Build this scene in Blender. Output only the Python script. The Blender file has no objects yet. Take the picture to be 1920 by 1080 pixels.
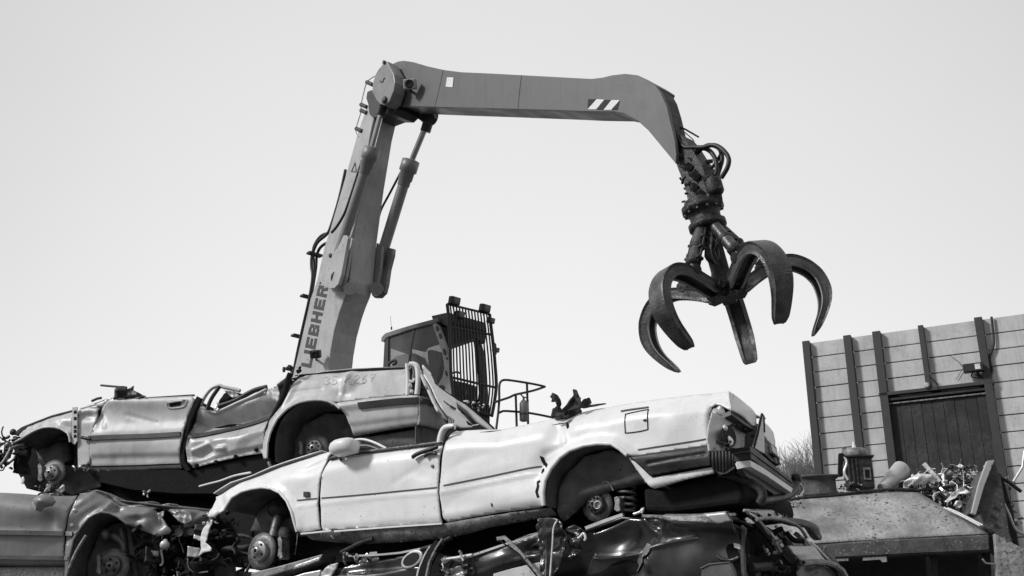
import bpy, math, random
import numpy as np
from mathutils import Vector, noise
from mathutils.geometry import delaunay_2d_cdt
R = math.radians
random.seed(7)
scene = bpy.context.scene
# ------------------------------------------------------------------ camera, sky, sun, exposure
FOC, PITCH, EYE = 2031.0, R(20.3), Vector((0, 0, 1.6))
cd = bpy.data.cameras.new('camera'); cam = bpy.data.objects.new('camera', cd)
scene.collection.objects.link(cam); scene.camera = cam
cam.location = EYE; cam.rotation_euler = (R(90) + PITCH, 0, 0)
cd.sensor_width = 36; cd.lens = FOC / 1920 * 36; cd.clip_start = 0.05; cd.clip_end = 2000
SUN_AZ, SUN_EL = R(250), R(36)
w = bpy.data.worlds.new('World'); scene.world = w; w.use_nodes = True
nt = w.node_tree; nt.nodes.clear()
def wn(t, **k):
    n = nt.nodes.new(t)
    for a, b in k.items(): setattr(n, a, b)
    return n
sky = wn('ShaderNodeTexSky', sky_type='NISHITA', sun_disc=False, sun_elevation=SUN_EL, sun_rotation=SUN_AZ)
bw = wn('ShaderNodeRGBToBW'); nt.links.new(sky.outputs[0], bw.inputs[0])
tc = wn('ShaderNodeTexCoord'); sx = wn('ShaderNodeSeparateXYZ'); nt.links.new(tc.outputs['Generated'], sx.inputs[0])
mr = wn('ShaderNodeMapRange'); nt.links.new(sx.outputs['Z'], mr.inputs[0])
mr.inputs[1].default_value = 0.12; mr.inputs[2].default_value = 0.62; mr.inputs[3].default_value = 9.75; mr.inputs[4].default_value = 7.3
ab = wn('ShaderNodeMath', operation='ABSOLUTE'); nt.links.new(sx.outputs['X'], ab.inputs[0])
pw = wn('ShaderNodeMath', operation='POWER'); nt.links.new(ab.outputs[0], pw.inputs[0]); pw.inputs[1].default_value = 2.0
m1 = wn('ShaderNodeMath', operation='MULTIPLY'); nt.links.new(pw.outputs[0], m1.inputs[0]); m1.inputs[1].default_value = -6.5
m1c = wn('ShaderNodeMath', operation='MAXIMUM'); nt.links.new(m1.outputs[0], m1c.inputs[0]); m1c.inputs[1].default_value = -1.6
nz = wn('ShaderNodeTexNoise'); nz.inputs['Scale'].default_value = 2.2; nz.inputs['Detail'].default_value = 4
nt.links.new(tc.outputs['Generated'], nz.inputs['Vector'])
m2 = wn('ShaderNodeMath', operation='MULTIPLY_ADD'); nt.links.new(nz.outputs['Fac'], m2.inputs[0]); m2.inputs[1].default_value = 1.0; m2.inputs[2].default_value = -0.5
a1 = wn('ShaderNodeMath', operation='ADD'); nt.links.new(mr.outputs[0], a1.inputs[0]); nt.links.new(m1c.outputs[0], a1.inputs[1])
a2 = wn('ShaderNodeMath', operation='ADD'); nt.links.new(a1.outputs[0], a2.inputs[0]); nt.links.new(m2.outputs[0], a2.inputs[1])
m3 = wn('ShaderNodeMath', operation='MULTIPLY'); nt.links.new(bw.outputs[0], m3.inputs[0]); m3.inputs[1].default_value = 0.06
a3 = wn('ShaderNodeMath', operation='ADD'); nt.links.new(a2.outputs[0], a3.inputs[0]); nt.links.new(m3.outputs[0], a3.inputs[1])
# unseen sky behind the camera, darkened to set lit faces off from shaded ones
mrY = wn('ShaderNodeMapRange'); nt.links.new(sx.outputs['Y'], mrY.inputs[0]); mrY.inputs[1].default_value = -.6; mrY.inputs[2].default_value = .45; mrY.inputs[3].default_value = .56; mrY.inputs[4].default_value = 1
m4 = wn('ShaderNodeMath', operation='MULTIPLY'); nt.links.new(a3.outputs[0], m4.inputs[0]); nt.links.new(mrY.outputs[0], m4.inputs[1]); a3 = m4
bg = wn('ShaderNodeBackground'); bg.inputs['Strength'].default_value = 0.1; nt.links.new(a3.outputs[0], bg.inputs['Color'])
wo = wn('ShaderNodeOutputWorld'); nt.links.new(bg.outputs[0], wo.inputs[0])
sl = bpy.data.lights.new('sun', 'SUN'); sun = bpy.data.objects.new('sun', sl); scene.collection.objects.link(sun)
sl.energy = 2.6; sl.angle = R(10); sl.color = (1, 1, 1)
sdir = Vector((math.sin(SUN_AZ) * math.cos(SUN_EL), math.cos(SUN_AZ) * math.cos(SUN_EL), math.sin(SUN_EL)))
sun.rotation_euler = sdir.to_track_quat('Z', 'Y').to_euler(); sun.location = (0, 0, 60)
scene.view_settings.view_transform = 'Standard'; scene.view_settings.look = 'None'
scene.view_settings.exposure = 0; scene.view_settings.gamma = 1
scene.render.engine = 'CYCLES'; scene.cycles.use_denoising = True; scene.cycles.max_bounces = 6
# ------------------------------------------------------------------ tracing helpers: a pixel becomes a point on a real plane
CP, SP = math.cos(PITCH), math.sin(PITCH)
def ray(px, py):
    x = (px - 960) / FOC; y = -(py - 540) / FOC
    return Vector((x, CP - y * SP, SP + y * CP))
class Plane:
    def __init__(s, px, py, D, az):
        a = R(az); r = ray(px, py)
        s.o = EYE + r * (D / r.y); s.d = Vector((math.sin(a), math.cos(a), 0))
        n = Vector((-s.d.y, s.d.x, 0)); s.n = n if n.dot(EYE - s.o) > 0 else -n
    def tilted(s, t):
        q = Plane(960, 540, 10, 0); q.o = s.o; q.d = s.d; q.n = (s.n * math.cos(R(t)) + Vector((0, 0, math.sin(R(t))))).normalized(); return q
    def at(s, px, py, off=0):
        r = ray(px, py); q = s.o + s.n * off
        return EYE + r * ((q - EYE).dot(s.n) / r.dot(s.n))
    def through(s, p, az):
        q = Plane(960, 540, 10, az); q.o = Vector(p)
        n = Vector((-q.d.y, q.d.x, 0)); q.n = n if n.dot(EYE - q.o) > 0 else -n
        return q
def newplane(p, az): return Plane(960, 540, 10, 0).through(p, az)
def at_depth(px, py, D):
    r = ray(px, py); return EYE + r * (D / r.y)
def mpp(p): return ((p - EYE).dot(Vector((0, CP, SP)))) / FOC
def Z(x0, y0, s): return lambda *pts: [(x0 + a * s, y0 + b * s) for a, b in pts]
# ------------------------------------------------------------------ materials
MATS = {}
def mat(name, col, rough=.5, metal=0., var=.15, vs=4., bump=0., bs=40., speck=0., sc=.02, ss=60., coat=0., streak=0., scr=0., scc=.3, grime=0.):
    m = bpy.data.materials.new(name); m.use_nodes = True; t = m.node_tree; N = t.nodes; L = t.links
    b = N['Principled BSDF']; tco = N.new('ShaderNodeTexCoord')
    def nse(scale, det=5, vec=None):
        n = N.new('ShaderNodeTexNoise'); n.inputs['Scale'].default_value = scale; n.inputs['Detail'].default_value = det
        L.new(vec or tco.outputs['Object'], n.inputs['Vector']); return n
    def mixc(fac, A, B):
        x = N.new('ShaderNodeMix'); x.data_type = 'RGBA'; L.new(fac, x.inputs[0])
        for s_, v in ((6, A), (7, B)):
            if isinstance(v, float): x.inputs[s_].default_value = (v, v, v, 1)
            else: L.new(v, x.inputs[s_])
        return x.outputs[2]
    def ramp(src, lo, hi):
        r_ = N.new('ShaderNodeMapRange'); L.new(src, r_.inputs[0]); r_.inputs[1].default_value = lo; r_.inputs[2].default_value = hi; return r_.outputs[0]
    n1 = nse(vs); c = mixc(ramp(n1.outputs['Fac'], .3, .7), float(col * (1 - var)), float(min(.95, col * (1 + var))))
    if streak:
        mp = N.new('ShaderNodeMapping'); mp.inputs['Scale'].default_value = (1, 1, .12); L.new(tco.outputs['Object'], mp.inputs[0])
        n3 = nse(14, 4, mp.outputs[0]); f = N.new('ShaderNodeMath'); f.operation = 'MULTIPLY'; f.inputs[1].default_value = streak
        L.new(ramp(n3.outputs['Fac'], .5, .75), f.inputs[0]); c = mixc(f.outputs[0], c, float(sc))
    if speck:
        n2 = nse(ss, 3); n4 = nse(ss * .09, 2)
        f = N.new('ShaderNodeMath'); f.operation = 'MULTIPLY'
        L.new(ramp(n2.outputs['Fac'], .66 - .1 * speck, .72 - .1 * speck), f.inputs[0]); L.new(ramp(n4.outputs['Fac'], .4, .62), f.inputs[1])
        c = mixc(f.outputs[0], c, float(sc))
    if grime:   # smeared dirt in large soft patches broken up by a finer noise
        g1 = nse(1.7, 6); g2 = nse(11, 6); mm = N.new('ShaderNodeMath'); mm.operation = 'MULTIPLY'; L.new(ramp(g1.outputs['Fac'], .42, .75), mm.inputs[0]); L.new(ramp(g2.outputs['Fac'], .35, .7), mm.inputs[1])
        f = N.new('ShaderNodeMath'); f.operation = 'MULTIPLY'; f.inputs[1].default_value = grime; L.new(mm.outputs[0], f.inputs[0]); c = mixc(f.outputs[0], c, .13)
    if scr:     # long thin scrapes, in patches
        mp = N.new('ShaderNodeMapping'); mp.inputs['Scale'].default_value = (2.2, 2.2, 95); mp.inputs['Rotation'].default_value = (.12, .2, .1); L.new(tco.outputs['Object'], mp.inputs[0])
        s1 = nse(1, 3, mp.outputs[0]); s2 = nse(3.1, 2); mm = N.new('ShaderNodeMath'); mm.operation = 'MULTIPLY'; L.new(ramp(s1.outputs['Fac'], .66, .72), mm.inputs[0]); L.new(ramp(s2.outputs['Fac'], .5, .68), mm.inputs[1])
        f = N.new('ShaderNodeMath'); f.operation = 'MULTIPLY'; f.inputs[1].default_value = scr; L.new(mm.outputs[0], f.inputs[0]); c = mixc(f.outputs[0], c, float(scc))
    L.new(c, b.inputs['Base Color']); b.inputs['Metallic'].default_value = metal
    rr = N.new('ShaderNodeMapRange'); L.new(n1.outputs['Fac'], rr.inputs[0]); rr.inputs[1].default_value = .3; rr.inputs[2].default_value = .7
    rr.inputs[3].default_value = max(.03, rough - .08); rr.inputs[4].default_value = min(1, rough + .08); L.new(rr.outputs[0], b.inputs['Roughness'])
    b.inputs['Coat Weight'].default_value = coat; b.inputs['Coat Roughness'].default_value = .08
    if bump:
        n5 = nse(bs, 6); bp = N.new('ShaderNodeBump'); bp.inputs['Strength'].default_value = bump; bp.inputs['Distance'].default_value = .02
        L.new(n5.outputs['Fac'], bp.inputs['Height']); L.new(bp.outputs[0], b.inputs['Normal'])
    MATS[name] = m; return m
mat('white_paint', .79, .42, 0, .03, 6, 0, 40, .12, .35, 90, .1, .14, .35, .3, .22)
mat('silver_paint', .55, .48, .12, .10, 5, .0, 25, .3, .2, 80, .0, .3, .5, .12, .5)
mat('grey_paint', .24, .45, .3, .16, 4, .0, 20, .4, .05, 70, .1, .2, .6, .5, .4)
mat('black_paint', .13, .28, .75, .3, 5, 0, 12, .15, .10, 80, .3, .1, .7, .22)
mat('chalk', .42, .8)
mat('light_paint', .5, .4, .2, .12, 5, .06, 20, .5, .1, 60)
mat('black_plastic', .014, .5, 0, .3, 8, .08, 60)
mat('grey_trim', .06, .5, 0, .2, 8)
mat('underbody', .012, .85, 0, .5, 9, .4, 30)
mat('liner', .13, .8, 0, .35, 7, .3, 25, .5, .07, 40)
mat('grimy_sill', .2, .7, .2, .4, 9, .3, 40, .8, .02, 50)
mat('disc_steel', .16, .5, .55, .35, 14, .15, 60, .5, .05, 60)
mat('hub_steel', .42, .4, .6, .3, 20, .1, 60)
mat('bright_scrap', .75, .35, .3, .2, 20, .2, 30, .6, .06, 40)
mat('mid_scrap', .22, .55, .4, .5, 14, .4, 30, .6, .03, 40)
mat('dark_scrap', .045, .6, .3, .5, 14, .4, 30)
mat('glass_dark', .01, .08, 0, .2)
mat('boom_paint', .44, .5, 0, .09, 2.5, 0, 40, .3, .05, 30, 0, .2, .4, .2, .3)
mat('stick_paint', .105, .5, 0, .10, 2.5, 0, 40, .3, .04, 30, 0, .25, .5, .25, .35)
mat('hazard_black', .012, .5, 0, .1)
mat('boom_lettering', .045, .5, 0, .1)
mat('boom_lettering_faded', .2, .5, 0, .1)
mat('cylinder_paint', .23, .45, .1, .1, 5, .03, 40, .4, .04, 40)
mat('rod_chrome', .55, .12, 1, .05)
mat('greasy_steel', .028, .55, .3, .6, 9, .5, 25, .9, .14, 25)
mat('tine_steel', .095, .4, .45, .5, 5, .3, 35, .6, .02, 35, 0, .3, .9, .4, .5)
mat('tine_wear', .32, .35, .8, .3, 12)
mat('rubber_hose', .012, .5, 0, .2)
mat('cab_dark', .03, .5, 0, .2)
mat('cab_mid', .16, .55, 0, .15)
mat('cab_light', .42, .5, 0, .1, 6, 0, 40, .4, .06, 40)
mat('sticker_white', .75, .5, 0, .1, 20, 0, 40, .5, .3, 80)
mat('wall_panel', .56, .8, 0, .13, 1.6, .15, 50, .3, .25, 30, 0, .3, .3, .2, .35)
mat('wall_joint', .10, .8)
mat('wall_post', .045, .6, .1, .15, 3)
mat('door_sheet', .02, .6, .2, .5, 2, .1, 20, .5, .06, 25, 0, .3, .8, .1, .5)
mat('hopper_steel', .35, .75, .1, .42, 2.6, .8, 22, .8, .06, 24, 0, .35, .8, .12, .6)
mat('hopper_lip', .085, .75, .1, .5, 7, .4, 30, .5, .3, 40, 0, .0)
mat('hopper_dark', .02, .8, 0, .4, 5, .2, 20)
mat('dirt', .09, .95, 0, .4, .4, .6, 4)
mat('bark', .13, .9, 0, .3, 3)
mat('twig', .22, .9, 0, .3, 2)
def glassy(name, tint, op):
    m = bpy.data.materials.new(name); m.use_nodes = True; t = m.node_tree; N = t.nodes; b = N['Principled BSDF']
    b.inputs['Base Color'].default_value = (tint,) * 3 + (1,); b.inputs['Roughness'].default_value = .06; b.inputs['Alpha'].default_value = op
    nz_ = N.new('ShaderNodeTexNoise'); nz_.inputs['Scale'].default_value = 5
    m_ = N.new('ShaderNodeMapRange'); t.links.new(nz_.outputs['Fac'], m_.inputs[0]); m_.inputs[3].default_value = op - .08; m_.inputs[4].default_value = op + .08
    t.links.new(m_.outputs[0], b.inputs['Alpha']); MATS[name] = m
glassy('cab_glass', .16, .36)
for n_ in ('underbody', 'dark_scrap', 'hazard_black'): MATS[n_].node_tree.nodes['Principled BSDF'].inputs['Specular IOR Level'].default_value = .2
# ------------------------------------------------------------------ mesh building
def catmull(pts, n=6, closed=False):
    P = [Vector(p) for p in pts]; out = []; N = len(P); rng = N if closed else N - 1
    for i in range(rng):
        if closed: a, b, c, d = P[i - 1], P[i], P[(i + 1) % N], P[(i + 2) % N]
        else: a, b, c, d = P[max(i - 1, 0)], P[i], P[i + 1], P[min(i + 2, N - 1)]
        for k in range(n):
            t = k / n
            out.append(.5 * ((2 * b) + (c - a) * t + (2 * a - 5 * b + 4 * c - d) * t * t + (3 * b - a - 3 * c + d) * t ** 3))
    if not closed: out.append(P[-1])
    return out
class MB:
    def __init__(s): s.v = []; s.f = []; s.m = []; s.sm = []; s.mats = []
    def mi(s, m):
        if m not in s.mats: s.mats.append(m)
        return s.mats.index(m)
    def add(s, vs, fs, m, smooth=False):
        o = len(s.v); i = s.mi(m); s.v += [Vector(p) for p in vs]
        for f in fs: s.f.append([o + k for k in f]); s.m.append(i); s.sm.append(smooth)
    def prism(s, pts, vec, m, smooth=False):
        n = len(pts); pts = [Vector(p) for p in pts]; vec = Vector(vec)
        s.add(pts + [p + vec for p in pts], [list(range(n)), list(range(2 * n - 1, n - 1, -1))] + [[i, i + n, (i + 1) % n + n, (i + 1) % n] for i in range(n)], m, smooth)
    def box(s, c, ax, ay, az, m):
        c, ax, ay, az = map(Vector, (c, ax, ay, az))
        s.prism([c - ax - ay - az, c + ax - ay - az, c + ax + ay - az, c - ax + ay - az], az * 2, m)
    def tube(s, pts, r, m, sides=8, closed=False, cap=True):
        P = [Vector(p) for p in pts]; n = len(P); rings = []; up = None
        for i, p in enumerate(P):
            if closed: t = P[(i + 1) % n] - P[i - 1]
            else: t = P[min(i + 1, n - 1)] - P[max(i - 1, 0)]
            t = t.normalized() if t.length > 1e-9 else Vector((0, 0, 1))
            if up is None:
                up = t.orthogonal().normalized()
            else:
                up = (up - t * up.dot(t)); up = up.normalized() if up.length > 1e-6 else t.orthogonal().normalized()
            b = t.cross(up); rr = r[i] if isinstance(r, (list, tuple)) else r
            rings.append([p + (up * math.cos(2 * math.pi * k / sides) + b * math.sin(2 * math.pi * k / sides)) * rr for k in range(sides)])
        vs = [q for ring in rings for q in ring]; fs = []
        for i in range(n if closed else n - 1):
            j = (i + 1) % n
            for k in range(sides): fs.append([i * sides + k, i * sides + (k + 1) % sides, j * sides + (k + 1) % sides, j * sides + k])
        s.add(vs, fs, m, True)
        if cap and not closed:
            s.add(rings[0], [list(range(sides))[::-1]], m); s.add(rings[-1], [list(range(sides))], m)
    def lathe(s, c, axis, prof, m, seg=28, smooth=True, capped=True):
        c, a = Vector(c), Vector(axis).normalized(); u = a.orthogonal().normalized(); b = a.cross(u); vs = []; fs = []
        for r_, h in prof:
            for k in range(seg):
                t = 2 * math.pi * k / seg; vs.append(c + a * h + (u * math.cos(t) + b * math.sin(t)) * r_)
        for i in range(len(prof) - 1):
            for k in range(seg): fs.append([i * seg + k, i * seg + (k + 1) % seg, (i + 1) * seg + (k + 1) % seg, (i + 1) * seg + k])
        s.add(vs, fs, m, smooth)
        if capped:
            s.add(vs[:seg], [list(range(seg))[::-1]], m); s.add(vs[-seg:], [list(range(seg))], m)
    def loft(s, A, B, m, smooth=True):
        n = len(A); s.add(list(A) + list(B), [[i, i + 1, n + i + 1, n + i] for i in range(n - 1)], m, smooth)
    def build(s, name, parent=None, bevel=0, solid=0, subd=0):
        off = parent_off(parent)
        me = bpy.data.meshes.new(name); me.from_pydata([p - off for p in s.v], [], s.f)
        for m in s.mats: me.materials.append(MATS[m])
        me.polygons.foreach_set('material_index', s.m); me.polygons.foreach_set('use_smooth', s.sm); me.update()
        ob = bpy.data.objects.new(name, me); scene.collection.objects.link(ob); ob.parent = parent
        if solid:
            q = ob.modifiers.new('thickness', 'SOLIDIFY'); q.thickness = solid; q.offset = -1
        if bevel:
            q = ob.modifiers.new('bevel', 'BEVEL'); q.width = bevel; q.segments = 2; q.limit_method = 'ANGLE'; q.angle_limit = R(35)
        return ob
def parent_off(p):
    o = Vector((0, 0, 0))
    while p is not None: o = o + p.location; p = p.parent
    return o
def thing(name, label, cat, loc, group=None):
    o = bpy.data.objects.new(name, None); scene.collection.objects.link(o); o.location = loc; o.empty_display_size = .2
    return tag(o, label, cat, group)
def tag(o, label=None, cat=None, group=None, kind=None):
    if label: o['label'] = label
    if cat: o['category'] = cat
    if group: o['group'] = group
    if kind: o['kind'] = kind
    return o
# ------------------------------------------------------------------ sheet metal: traced outline, meshed finely, pressed out of its plane by dents and creases
def pdist(X, Y, L):
    best = np.full(X.shape, 1e9); sg = np.ones(X.shape)
    for (ax, ay), (bx, by) in zip(L[:-1], L[1:]):
        dx, dy = bx - ax, by - ay; l2 = dx * dx + dy * dy + 1e-9
        t = np.clip(((X - ax) * dx + (Y - ay) * dy) / l2, 0, 1)
        d = np.hypot(X - ax - t * dx, Y - ay - t * dy); c = np.sign(dx * (Y - ay) - dy * (X - ax))
        k = d < best; best = np.where(k, d, best); sg = np.where(k, c, sg)
    return best, sg
def press(F, X, Y):
    X = np.asarray(X, float); Y = np.asarray(Y, float); D = np.zeros(X.shape)
    for f in F or []:
        k = f[0]
        if k == 'g':
            _, x, y, rx, ry, a = f[:6]; an = R(f[6]) if len(f) > 6 else 0
            u = (X - x) * math.cos(an) + (Y - y) * math.sin(an); v = -(X - x) * math.sin(an) + (Y - y) * math.cos(an)
            D += a * np.exp(-(u / rx) ** 2 - (v / ry) ** 2)
        elif k == 'l': d, _ = pdist(X, Y, f[1]); D += f[3] * np.exp(-(d / f[2]) ** 2)
        elif k == 'k': d, _ = pdist(X, Y, f[1]); D += f[3] * .75 * np.clip(1 - d / f[2], 0, 1)
        elif k == 's': d, s_ = pdist(X, Y, f[1]); D += f[3] * .5 * (1 + np.tanh(d * s_ / f[2]))
        elif k == 'r': d, _ = pdist(X, Y, f[1]); D -= f[3] * np.clip(1 - d / f[2], 0, 1) ** 2
        elif k == 'p': D += (X - f[1]) * f[3] + (Y - f[2]) * f[4]
        elif k == 'f':
            sp, amp, sd = f[1], f[2], f[3]
            wx = X + 6 * np.sin(Y / sp * 2.1 + sd) + .25 * sp * np.sin(Y / sp * .9 + sd * 2); wy = Y + .22 * sp * np.sin(X / sp * 1.3 + sd * 3)
            u = wx / sp + .5 * wy / sp + sd * 7.3; v = wy / sp * .9 - .2 * wx / sp + sd * 3.1
            iu, iv = np.floor(u), np.floor(v); fu, fv = u - iu, v - iv
            h = lambda a, b: 2 * ((np.sin(a * 127.1 + b * 311.7 + sd * 17.) * 43758.5453) % 1) - 1
            lo = h(iu, iv) * (1 - fu - fv) + h(iu + 1, iv) * fu + h(iu, iv + 1) * fv
            hi = h(iu + 1, iv + 1) * (fu + fv - 1) + h(iu, iv + 1) * (1 - fu) + h(iu + 1, iv) * (1 - fv)
            D += amp * np.where(fu + fv < 1, lo, hi)
        elif k == 'n':
            s_ = f[1] * 1.3; D += f[2] * .42 * np.array([noise.noise(Vector((x / s_, y / s_, f[3] if len(f) > 3 else 0))) for x, y in zip(X.ravel(), Y.ravel())]).reshape(X.shape)
    return D
def inside(X, Y, L):
    c = np.zeros(X.shape, bool); n = len(L)
    for i in range(n):
        (ax, ay), (bx, by) = L[i], L[(i + 1) % n]
        if ay == by: continue
        k = ((ay > Y) != (by > Y)) & (X < (bx - ax) * (Y - ay) / (by - ay) + ax); c ^= k
    return c
def surf(pl, x, y, F=None, off=0):
    d = float(press(F, [x], [y])[0]); return pl.at(x, y) + pl.n * (d + off)
def sheet(mb, pl, L, m, F=None, step=5., off=0.):
    out = []
    for (ax, ay), (bx, by) in zip(L, L[1:] + L[:1]):
        n = max(1, int(math.hypot(bx - ax, by - ay) / step))
        out += [(ax + (bx - ax) * k / n, ay + (by - ay) * k / n) for k in range(n)]
    n0 = len(out); xs = [p[0] for p in L]; ys = [p[1] for p in L]
    gx, gy = np.meshgrid(np.arange(min(xs), max(xs), step), np.arange(min(ys), max(ys), step)); gx[1::2] += step / 2
    gx, gy = gx.ravel(), gy.ravel(); ok = inside(gx, gy, L)
    d, _ = pdist(gx, gy, out + [out[0]]); ok &= d > step * .45
    pts = out + list(zip(gx[ok], gy[ok]))
    v2, _, fs, *_r = delaunay_2d_cdt([Vector(p) for p in pts], [(i, (i + 1) % n0) for i in range(n0)], [], 0, 1e-5)
    X = np.array([p[0] for p in v2]); Y = np.array([p[1] for p in v2])
    cx = np.array([X[list(f)].mean() for f in fs]); cy = np.array([Y[list(f)].mean() for f in fs]); keep = inside(cx, cy, out)
    D = press(F, X, Y) + off
    V = [pl.at(x, y) + pl.n * dd for x, y, dd in zip(X, Y, D)]
    FF = []
    for f, k in zip(fs, keep):
        if not k: continue
        f = list(f); nn = (V[f[1]] - V[f[0]]).cross(V[f[2]] - V[f[0]])
        FF.append(f if nn.dot(pl.n) > 0 else f[::-1])
    mb.add(V, FF, m, True)
def panel(name, parent, pl, L, m, F=None, step=5., off=0., solid=.012):
    mb = MB(); sheet(mb, pl, L, m, F, step, off); return mb.build(name, parent, solid=solid)
def slab(mb, pl, L, w0, w1, m): mb.prism([pl.at(x, y, w0) for x, y in L], pl.n * (w1 - w0), m)
def slabo(name, parent, pl, L, w0, w1, m, bevel=0):
    mb = MB(); slab(mb, pl, L, w0, w1, m); return mb.build(name, parent, bevel=bevel)
def strip(mb, pl, L, wd, m, F=None, off=.004, depth=.012, n=8):
    """A moulding that follows the pressed surface: polyline L, width wd in pixels."""
    P = []
    for (ax, ay), (bx, by) in zip(L[:-1], L[1:]):
        k_ = max(1, int(math.hypot(bx - ax, by - ay) / n)); P += [(ax + (bx - ax) * k / k_, ay + (by - ay) * k / k_) for k in range(k_)]
    P.append(L[-1]); T = []; B = []
    for i, (x, y) in enumerate(P):
        x2, y2 = P[min(i + 1, len(P) - 1)]; x1, y1 = P[max(i - 1, 0)]; l = math.hypot(x2 - x1, y2 - y1) + 1e-9; nx, ny = (y2 - y1) / l, -(x2 - x1) / l
        T.append((x + nx * wd / 2, y + ny * wd / 2)); B.append((x - nx * wd / 2, y - ny * wd / 2))
    d1 = press(F, [p[0] for p in T], [p[1] for p in T]); d2 = press(F, [p[0] for p in B], [p[1] for p in B])
    t0 = [pl.at(*p) + pl.n * (d + off) for p, d in zip(T, d1)]; b0 = [pl.at(*p) + pl.n * (d + off) for p, d in zip(B, d2)]
    t1 = [p + pl.n * depth for p in t0]; b1 = [p + pl.n * depth for p in b0]
    for A, C in ((t1, b1), (t0, t1), (b1, b0), (b0, t0)): mb.loft(A, C, m, False)
def brake_disc(parent, pl, px, py, off, rad, name='brake_disc', caliper=None, seg=32, holes=5, hubmat='hub_steel'):
    c = pl.at(px, py, off); a = pl.n; k = rad
    mb = MB(); mb.lathe(c, a, [(k * .55, -.012), (k, -.012), (k, .012), (k * .58, .013), (k * .56, .012)], 'disc_steel', seg)
    d = mb.build(name, parent)
    h = MB(); h.lathe(c, a, [(k * .55, .0), (k * .55, .045), (k * .5, .055), (k * .24, .056), (k * .22, .085), (k * .12, .09), (k * .02, .09)], hubmat, seg)
    u = a.orthogonal().normalized(); b = a.cross(u)
    for i in range(holes):
        t = 2 * math.pi * i / holes + .3; q = c + (u * math.cos(t) + b * math.sin(t)) * k * .38
        h.lathe(q, a, [(k * .065, .05), (k * .065, .062), (k * .01, .062)], 'underbody', 10)
    h.lathe(c, a, [(k * .11, .089), (k * .10, .094), (k * .01, .094)], 'underbody', 14)
    h.build('hub', d)
    if caliper:
        cx, cy, sx_, sy_ = caliper; m = MB(); q = pl.at(cx, cy, off + .02); s_ = mpp(q)
        pts = [pl.at(cx + sx_ * x, cy + sy_ * y, off + .06) for x, y in ((-.5, -.8), (.1, -1), (.6, -.6), (.5, .3), (.7, .8), (.1, 1), (-.5, .7), (-.3, 0))]
        m.prism(pts, pl.n * -.1, 'mid_scrap'); m.build('caliper', d, bevel=.006)
    return d
def car_thing(label, pl, px, py, group='scrapped cars in the heap'):
    p = pl.at(px, py); return thing('scrapped_car', label, 'car', p, group)
def junk(mb, c, r, n, mats, seed=1, lf=.8, thick=(.006, .02)):
    """A knot of bent bars, brackets and sheet offcuts round c inside radius vector r."""
    rn = random.Random(seed)
    for i in range(n):
        p = Vector((c[0] + rn.uniform(-1, 1) * r[0], c[1] + rn.uniform(-1, 1) * r[1], c[2] + rn.uniform(-1, 1) * r[2]))
        m = rn.choice(mats); t = rn.random(); dv = Vector((rn.gauss(0, 1), rn.gauss(0, .7), rn.gauss(0, .7))).normalized()
        L = rn.uniform(.25, 1.) * max(r) * lf
        if t < .5:
            q = [p]; 
            for k in range(4): dv = (dv + Vector((rn.gauss(0, .35), rn.gauss(0, .35), rn.gauss(0, .35)))).normalized(); q.append(q[-1] + dv * L / 4)
            mb.tube(catmull(q, 3), rn.uniform(*thick), m, 6)
        elif t < .8:
            u = dv.orthogonal().normalized(); v = dv.cross(u); mb.box(p, dv * L * .3, u * L * .12, v * .012, m)
        else:
            u = dv.orthogonal().normalized(); v = dv.cross(u); wv = L * .3; g = []
            for a_ in range(4):
                for b_ in range(4): g.append(p + u * (a_ - 1.5) * wv / 3 + v * (b_ - 1.5) * wv / 3 + dv * rn.uniform(-1, 1) * wv * .25)
            mb.add(g, [[a_ * 4 + b_, a_ * 4 + b_ + 1, a_ * 4 + b_ + 5, a_ * 4 + b_ + 4] for a_ in range(3) for b_ in range(3)], m)
# ------------------------------------------------------------------ ground with the yard's spoil heap under the cars
def build_ground():
    mb = MB(); ring = [0, 1, 2, 3, 4, 5, 6, 8, 10, 13, 17, 22, 30, 45, 70, 120, 220, 420]; seg = 48; c = Vector((-1.6, 10.5, 0)); vs = []
    for r_ in ring:
        for k in range(seg):
            t = 2 * math.pi * k / seg; p = c + Vector((math.cos(t) * r_, math.sin(t) * r_, 0))
            hx, hy = (p.x + 1.9) / 4.2, (p.y - 10.3) / 2.3; q = hx * hx + hy * hy
            p.z = 2.0 * max(0, 1 - q) ** .35 * .92 + (.12 * noise.noise(p * .6) if r_ < 40 else 0); vs.append(p)
    fs = []
    for i in range(len(ring) - 1):
        for k in range(seg): fs.append([i * seg + k, (i + 1) * seg + k, (i + 1) * seg + (k + 1) % seg, i * seg + (k + 1) % seg])
    mb.add(vs, fs, 'dirt', True); tag(mb.build('ground'), kind='structure')
build_ground()
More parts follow.
